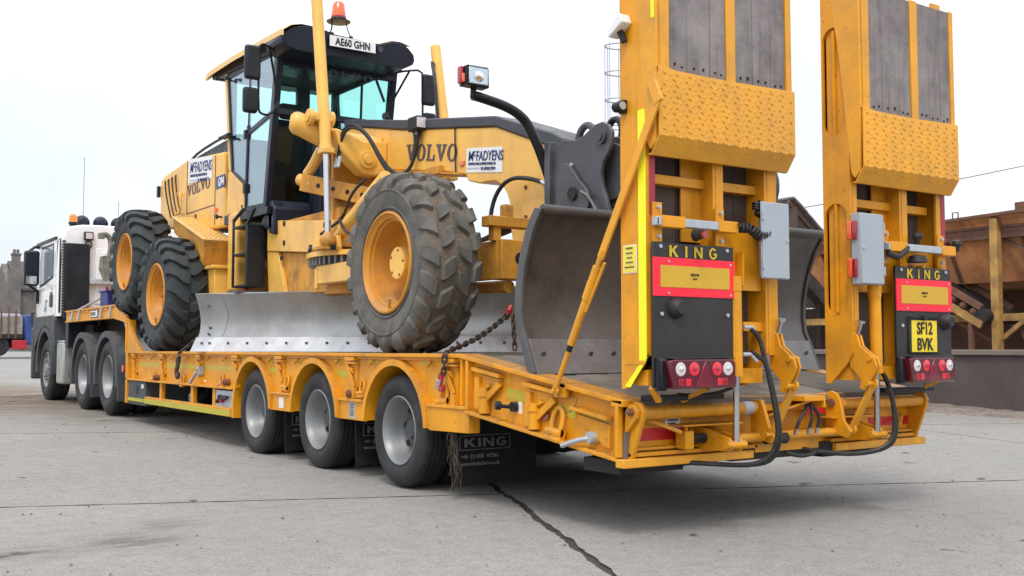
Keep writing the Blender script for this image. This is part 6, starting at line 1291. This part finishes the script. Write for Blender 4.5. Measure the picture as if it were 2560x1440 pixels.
def truck_wheel(front):
    w = MB(); w.lathe([(.30, .1), (.16, .12), (.15, .19), (.12, .24), (.03, .262), (.0, .285), (.01, .295), (.03, .285), (.30, .285)] if not front else [(-.02, 0), (-.02, .08), (.0, .10), (.02, .13), (.02, .19), (.04, .235), (.025, .265), (.0, .285), (.01, .295), (.03, .285), (.3, .285)], n=40)
    for k in range(10): a = 2*math.pi*k/10; w.cyl((.155 if not front else .02, .165*math.cos(a), .165*math.sin(a)), (.12 if not front else -.02, .165*math.cos(a), .165*math.sin(a)), .018, 6)
    me = w.mesh('wheel', 40); me.materials.append(SIL); t = MB()
    for x0 in (0,) if front else (0, .32):
        t.lathe([(a+x0, r) for a, r in [(.03, .285), (.0, .31), (-.02, .37), (-.02, .42), (.0, .47), (.015, .495), (.03, .505), (.07, .507), (.075, .495), (.085, .495), (.09, .507), (.15, .507), (.155, .495), (.165, .495), (.17, .507), (.22, .507), (.265, .505), (.28, .495), (.30, .46), (.31, .40), (.30, .34), (.27, .285)]], n=48)
    tm = t.mesh('tyre'); tm.materials.append(TYRE_R); return me, tm
for front, ys_ in ((True, (14.75,)), (False, (12.12, 10.66))):
    me, tm = truck_wheel(front); p = None
    for y in ys_:
        for sx in (0, 1):
            if p is None: p = o = build(me, 'wheel', SIL, TK); build(tm, 'tyre', SIL, o, local=True)
            else: o = dup(p, TK)
            o.location = (.03 if sx == 0 else 2.39, y, .60 if not front else .63); o.rotation_euler = (rng.uniform(0, 6), 0, 0 if sx == 0 else math.pi)
# ================================================================== RIGHT-HAND BACKGROUND
WALLM = mat('stained_concrete', (.088, .071, .066), .9, var=.3, scale=2, dirt=((.07, .06, .058), .7, 1.3), streak=((.06, .05, .048), .6, 2.2), bump=.4, bscale=14)
WALLC = mat('wall_coping', (.20, .165, .14), .9, var=.3, scale=3, dirt=((.10, .085, .075), .6, 3), bump=.3, bscale=20)
wl_ = thing('retaining_wall', (11.6, 14, 0), 'low dark stained concrete wall behind the trailer under the rusty hopper', 'wall')
for k in range(12):
    y0 = -6+k*4.0; build(MB().box(11.42+rng.uniform(-.006, .006), 11.75, y0+.006, y0+3.994, gz(y0)-.05, .88), 'wall_panel', WALLM, wl_, bevel=.012)
    build(MB().box(11.36, 11.80, y0+.004, y0+3.996, .88, .965), 'coping', WALLC, wl_, bevel=.012)
hp = thing('aggregate_hopper', (13.4, 5.5, 0), 'rusty orange steel loading hopper on a flaking yellow frame above the concrete wall', 'hopper')
HY0, HY1, HX = -2.5, 9.6, 12.6
b = MB(); b.hexa([(HX, HY0, 2.86), (HX+3.2, HY0, 2.86), (HX+3.2, HY1, 2.86), (HX, HY1, 2.86)], [(HX-.18, HY0, 3.36), (HX+3.4, HY0, 3.36), (HX+3.4, HY1, 2.86+.12), (HX-.18, HY1, 3.0)])
build(b, 'upper_bin', RUST, hp)
b = MB(); b.hexa([(HX+.35, HY0+.5, 2.08), (HX+2.8, HY0+.5, 2.08), (HX+2.8, HY1-.5, 2.08), (HX+.35, HY1-.5, 2.08)], [(HX+.02, HY0, 2.80), (HX+3.2, HY0, 2.80), (HX+3.2, HY1, 2.80), (HX+.02, HY1, 2.80)])
build(b, 'lower_bin', RUST, hp)
for k in range(9): build(MB().bar((HX-.02, HY0+.9+k*1.32, 2.83), (HX+.29, HY0+1.0+k*1.29, 2.10), .04, .05), 'bin_rib', RUSTD, hp)
build(MB().box(HX-.08, HX+.02, HY0, HY1, 2.76, 2.83).box(HX-.06, HX-.02, HY0, HY1, 2.83, 2.93).box(HX-.08, HX+.02, HY0, HY1, 2.93, 2.97), 'ring_beam', RUSTD, hp)
build(MB().bar((HX-.19, HY0, 3.37), (HX-.19, HY1, 3.01), .07, .05), 'top_rim', RUSTD, hp)
build(MB().box(HX-.14, HX+.3, 4.6, 5.02, 3.12, 3.30), 'rim_plate', RUSTD, hp); build(MB().tube([(HX-.18, 6.08, 3.12), (HX-.18, 6.08, 3.24), (HX-.18, 5.98, 3.24), (HX-.18, 5.98, 3.12)], .012, 6), 'lifting_eye', RUSTD, hp)
for y in (2.2, 5.37, 8.5):
    build(MB().box(HX-.20, HX-.07, y-.07, y+.06, .95, 3.08), 'post', OLDY, hp, bevel=.004); build(MB().box(HX-.22, HX+.02, y-.12, y+.12, .92, .95), 'base_plate', RUSTD, hp)
    build(MB().box(HX+3.1, HX+3.22, y-.06, y+.06, 0, 3.0), 'post', OLDY, hp)
build(MB().box(HX-.10, HX-.06, -2, 9.4, 1.42, 1.54), 'frame_rail', OLDY, hp, bevel=.004); build(MB().bar((HX-.08, 5.3, 1.15), (HX-.08, 4.4, 1.85), .05, .07), 'brace', OLDY, hp); build(MB().bar((HX-.03, 8.4, 2.6), (HX-.03, 5.5, 1.1), .04, .06), 'brace', RUSTD, hp); build(MB().bar((HX-.0, 5.3, 2.75), (HX-.0, 3.8, 1.9), .04, .05), 'brace', RUSTD, hp)
build(MB().bar((HX-.0, 2.3, 1.1), (HX-.0, 5.2, 1.35), .05, .05).cyl((HX, 4.9, 1.25), (HX+.4, 4.9, 1.25), .16, 16), 'drive_drum', RUSTD, hp)
build(MB().box(HX+2.9, HX+3.0, -2.5, 9.5, 0, 2.6), 'back_sheet', RUSTD, hp)
cv = thing('belt_conveyor', (12.3, 6.3, .95), 'sloping rusty belt conveyor with exposed rollers under the hopper', 'conveyor')
P0, P1 = Vector((12.25, 8.2, 3.05-.0)), Vector((12.25, 5.50, 1.62)); P0 = Vector((12.25, 7.9, 3.02)); dv = (P1-P0).normalized(); L_ = (P1-P0).length
build(MB().bar(P0+Vector((0, 0, .02)), P1+Vector((0, 0, .02)), .06, .10), 'side_rail', RUSTD, cv); build(MB().bar(P0-Vector((0, 0, .26)), P1-Vector((0, 0, .26)), .05, .12), 'side_rail', OLDY, cv)
build(MB().bar(P0+Vector((.9, 0, .02)), P1+Vector((.9, 0, .02)), .06, .10), 'side_rail', RUSTD, cv)
rl = MB().cyl((-.02, 0, 0), (.9, 0, 0), .055, 12).cyl((-.05, 0, 0), (-.02, 0, 0), .03, 8).mesh('roller'); rl.materials.append(RUSTD)
for k in range(13): p = P0+dv*(L_*(k+.6)/13.4); build(rl, 'roller', RUSTD, cv, loc=(p.x, p.y, p.z-.12))
build(MB().cyl(P1+Vector((-.02, 0, -.12)), P1+Vector((.9, 0, -.12)), .12, 18), 'tail_drum', DARK, cv); build(MB().bar(P0+Vector((.45, 0, -.06)), P1+Vector((.45, 0, -.06)), .8, .02), 'belt', RUB, cv)
for y in (7.6, 5.7): build(MB().bar((12.27, y, .95), (12.27, y, 1.35+(y-5.5)*.52), .07, .07), 'leg', RUSTD, cv)
# old shed seen between the ramps
sh = thing('old_shed', (18, 14.5, 0), 'dark old timber shed with a sagging board roof, glimpsed between the two ramps', 'shed')
for k in range(14):
    x0 = 15.08+k*.24; zz = lambda x: 4.71-.70*(x-14.6)+rng.uniform(-.015, .015); z0, z1 = zz(x0), zz(x0+.232); build(MB().hexa([(x0, 11.7, z0), (x0+.232, 11.7, z1), (x0+.232, 15.6, z1), (x0, 15.6, z0)], [(x0, 11.7, z0+.04), (x0+.232, 11.7, z1+.04), (x0+.232, 15.6, z1+.04), (x0, 15.6, z0+.04)]), 'roof_board', WOODD, sh)
for y in (11.85, 13.6, 15.4):
    build(MB().bar((15.05, y, 4.30), (18.4, y, 1.96), .10, .14), 'rafter', WOODI, sh)
    for x, z in ((15.2, 4.2), (18.2, 2.1)): build(MB().box(x-.08, x+.08, y-.08, y+.08, 0, z), 'post', WOODI, sh)
for k in range(15): build(MB().box(18.25, 18.29, 11.8+k*.25, 12.04+k*.25, .2, 2.0), 'wall_board', WOODI, sh)
for k in range(12): build(MB().box(15.15+k*.25, 15.39+k*.25, 15.40, 15.44, .2, 4.45-.70*(k*.25+.55)), 'wall_board', WOODI, sh)
# silo whose caged ladder shows left of the ramp
so = thing('storage_silo', (17.3, 18.2, 0), 'grey storage silo with a tall caged ladder, standing behind the raised ramps', 'silo')
SC = Vector((17.70, 18.16, 0)); LC = Vector((15.81, 19.33, 0))
build(MB().cyl(SC+Vector((0, 0, 2.2)), SC+Vector((0, 0, 10.2)), 1.25, 40).cyl(SC+Vector((0, 0, 1.0)), SC+Vector((0, 0, 2.2)), .35, 40, 1.25).cyl(SC+Vector((0, 0, 10.2)), SC+Vector((0, 0, 10.7)), 1.25, 40, .3), 'silo_shell', GALV, so)
for a in range(4): p = SC+Vector((math.cos(a*1.57+.78), math.sin(a*1.57+.78), 0))*1.1; build(MB().cyl((p.x, p.y, 0), (p.x, p.y, 3), .09, 10), 'leg', GALV, so)
tow = (SC-LC); tow.z = 0; tow.normalize(); sd_ = Vector((-tow.y, tow.x, 0))
LB = SC-tow*1.45
v = MB()
for s_ in (-1, 1): p = LB+sd_*.22*s_; v.cyl((p.x, p.y, .2), (p.x, p.y, 10.0), .018, 6)
build(v, 'ladder_rail', GALV, so)
rg = MB().cyl(-sd_*.22, sd_*.22, .011, 6).mesh('rung'); rg.materials.append(GALV)
for k in range(34): build(rg, 'rung', GALV, so, loc=(LB.x, LB.y, .5+k*.28))
hoop = MB().tube([sd_*.34*math.sin(R(a))-tow*(.05+.36-.36*math.cos(R(a))) if 0 else LB*0+sd_*.36*math.cos(R(a))-tow*(.10+.62*math.sin(R(a))) for a in range(-8, 189, 14)], .022, 6).mesh('cage_hoop'); hoop.materials.append(GALV)
for k in range(10): build(hoop, 'cage_hoop', GALV, so, loc=(LB.x, LB.y, 2.6+k*.80))
for a in (15, 55, 90, 125, 165): p = LB+sd_*.36*math.cos(R(a))-tow*(.10+.62*math.sin(R(a))); build(MB().cyl((p.x, p.y, 2.6), (p.x, p.y, 9.85), .016, 5), 'cage_bar', GALV, so)
# overhead wire
a, b_ = Vector((15.2, 14.5, 4.10)), Vector((30.0, 3.9, 8.15))
o = build(MB().tube([a.lerp(b_, k/14)-Vector((0, 0, .35*4*(k/14)*(1-k/14))) for k in range(15)], .010, 5), 'overhead_wire', RUB); tag(o, 'thin dark wire sagging across the sky above the rusty hopper', 'wire')

# ================================================================== LEFT-HAND BACKGROUND
STONE = mat('house_stone', (.165, .150, .138), .92, var=.35, scale=1.4, dirt=((.10, .09, .083), .6, 1.0), bump=.4, bscale=5)
SLATE = mat('slate', (.075, .08, .09), .7, var=.3, scale=4)
HARL = mat('pale_render', (.55, .54, .51), .9, var=.1)
DGL = mat('window_dark', (.03, .035, .04), .15, var=.2)
hs_ = thing('stone_house', (12.5, 80, .8), 'grey stone house with a tall chimney stack, far behind the parked flatbed lorry', 'house')
build(MB().box(9.2, 17.0, 77.6, 84, .7, 5.2).prism([(77.6, 5.2), (84, 5.2), (80.8, 7.2)], 'x', 9.2, 9.6), 'wall', STONE, hs_)
build(MB().prism([(77.3, 5.1), (80.8, 7.25), (84.3, 5.1), (84.3, 5.25), (80.8, 7.42), (77.3, 5.25)], 'x', 9.62, 17.2), 'roof', SLATE, hs_)
ch = build(MB().box(9.22, 9.98, 77.2, 78.1, .7, 6.6).box(9.42, 9.92, 77.25, 77.95, 6.6, 7.6).box(9.36, 9.98, 77.2, 78.0, 7.6, 7.72), 'chimney', STONE, hs_)
for x in (9.55, 9.78): build(MB().cyl((x, 77.6, 7.72), (x, 77.6, 8.02), .10, 12), 'chimney_pot', STONE, ch)
for x, z in ((11.6, 1.6), (14.2, 1.6), (11.6, 3.7), (14.2, 3.7)):
    w = build(MB().box(x, x+.9, 77.52, 77.61, z, z+1.3), 'window', HARL, hs_); build(MB().box(x+.08, x+.82, 77.50, 77.519, z+.08, z+1.22), 'pane', DGL, w)
h2 = thing('rendered_house', (7.2, 88, .8), 'small slate roofed house with a white gable window beside the tall stone house', 'house')
build(MB().box(5.2, 9.6, 86, 92, .7, 3.6).prism([(5.2, 3.6), (9.6, 3.6), (8.4, 5.1), (6.9, 5.1)], 'y', 86, 86.3), 'wall', STONE, h2)
build(MB().prism([(5.0, 3.5), (7.6, 5.6), (9.9, 3.5), (9.9, 3.7), (7.6, 5.8), (5.0, 3.7)], 'y', 85.8, 92.2), 'roof', SLATE, h2)
w = build(MB().box(8.55, 9.25, 85.9, 86.0, 2.6, 4.2), 'window', WHITE, h2); build(MB().box(8.65, 9.15, 85.87, 85.899, 2.7, 4.1), 'pane', DGL, w)
lr = thing('flatbed_lorry', (4, 48, .6), 'parked flatbed lorry with tall side stakes and a blue cab, behind the white truck', 'lorry')
build(MB().box(-1.5, 5.2, 47.6, 50.0, 1.42, 1.60), 'bed', DARK, lr); build(MB().box(-1.5, 5.4, 48.0, 49.6, 1.0, 1.42), 'chassis', DARK, lr)
LOADM = mat('lorry_boards', (.23, .215, .20), .8, var=.3, scale=3)
for k in range(22): build(MB().box(-1.4+k*.30, -1.13+k*.30, 47.62, 47.68, 1.62, 2.38+rng.uniform(-.05, .05)), 'side_board', LOADM, lr); build(MB().box(-1.44+k*.30, -1.38+k*.30, 47.56, 47.62, 1.42, 2.75+rng.uniform(-.15, .12)), 'stake', RUSTD, lr)
build(MB().box(-1.4, 5.2, 48.2, 49.8, 1.6, 2.55).box(-1.0, 3.8, 48.3, 49.7, 2.55, 2.72), 'load', mat('lorry_load', (.40, .42, .46), .8, var=.3), lr, bevel=.05)
LBL = mat('lorry_blue', (.02, .05, .22), .4, var=.2, dirt=((.1, .1, .13), .5, 2))
build(MB().box(5.28, 6.9, 47.6, 50.0, 1.15, 2.50), 'cab', LBL, lr, bevel=.06); build(MB().box(5.5, 6.4, 47.57, 47.599, 2.1, 2.6), 'cab_window', DGL, lr)
build(MB().box(4.75, 5.35, 47.55, 47.7, .95, 1.35), 'red_guard', RED, lr, bevel=.02)
for x in (.2, 1.4, 4.2, 6.1): build(MB().lathe([(-.02, .3), (-.02, .44), (.03, .48), (.25, .48), (.27, .42), (.27, .3)], (x, 47.75, .60+.5), 'y', 24).lathe([(.02, 0), (.02, .3)], (x, 47.75, 1.10), 'y', 20), 'wheel', TYRE_R, lr)
HILLM = mat('hillside', (.075, .105, .105), .95, var=.35, scale=.02)
rows = []
for j in range(8):
    r_ = []
    for i in range(41):
        x = -900+i*32; h = 62*math.exp(-((x+60)/230)**2)+6*noise.noise(Vector((x*.012, j, 0))); r_.append((x, 930+j*40, .0+max(0, h)*math.sin(math.pi*min(1, (j+.0)/7))))
    rows.append(r_)
o = build(MB().sheet(rows), 'hill', HILLM, angle=80); tag(o, kind='structure'); o['label'] = 'distant wooded hill beyond the houses at the left edge'
# small white cottage and bush glimpsed low between the ramps
wc = thing('white_cottage', (46, 37, .4), 'tiny white cottage with grey roof far off in the gap beside the slotted right ramp', 'house')
build(MB().box(44.6, 48, 35.4, 39, .3, 4.6).prism([(35.4, 4.6), (39, 4.6), (37.2, 6.0)], 'x', 44.6, 48), 'wall', HARL, wc); build(MB().prism([(35.2, 4.5), (37.2, 6.05), (39.2, 4.5), (39.2, 4.65), (37.2, 6.2), (35.2, 4.65)], 'x', 44.4, 48.2), 'roof', SLATE, wc)
w = build(MB().box(44.5, 44.6, 36.8, 37.6, 3.2, 4.2), 'window', DGL, wc)
LEAF = mat('leaf', (.05, .085, .03), .8, var=.5, scale=2)
tr_ = thing('leafy_tree', (38, 31.5, .4), 'leafy green tree far behind, glimpsed between the ramps above the wall', 'tree')
build(MB().tube([(38, 31.5, .3), (38.1, 31.5, 1.6), (37.9, 31.6, 3.2), (38.1, 31.5, 4.6)], lambda t: .16-.10*t, 7, smooth=1).tube([(38, 31.5, 2.2), (38.6, 31.2, 3.2), (38.9, 31.2, 4.0)], .05, 5).tube([(38, 31.5, 2.4), (37.4, 31.8, 3.3), (37.0, 32, 4.1)], .05, 5), 'trunk', WOODI, tr_)
v = MB()
for q in range(1100):
    c = Vector(rng.choice([(38.1, 31.5, 4.6), (38.8, 31.2, 3.9), (37.1, 32, 4.0), (37.9, 31.6, 5.2), (38.3, 31.0, 3.2)]))+Vector((rng.gauss(0, .45), rng.gauss(0, .45), rng.gauss(0, .38)))
    a = Vector((rng.uniform(-1, 1), rng.uniform(-1, 1), rng.uniform(-1, 1))).normalized()*.11; d = Vector((rng.uniform(-1, 1), rng.uniform(-1, 1), rng.uniform(-1, 1))).normalized()*.07
    v.add([c-a, c+d, c+a, c-d], [(0, 1, 2, 3)])
tag(build(v, 'crown', LEAF, tr_), kind='stuff')
# ------------------------------------------------------------------ lettering: outline curves to plain meshes
dg = bpy.context.evaluated_depsgraph_get()
for o in [o for o in COL.objects if o.type == 'FONT']:
    me = bpy.data.meshes.new_from_object(o.evaluated_get(dg), depsgraph=dg)
    k = bpy.data.objects.new('text', me); COL.objects.link(k); nm = o.name
    k.parent = o.parent; k.matrix_parent_inverse = o.matrix_parent_inverse.copy(); k.matrix_basis = o.matrix_basis.copy()
    cu = o.data; bpy.data.objects.remove(o); bpy.data.curves.remove(cu); k.name = nm
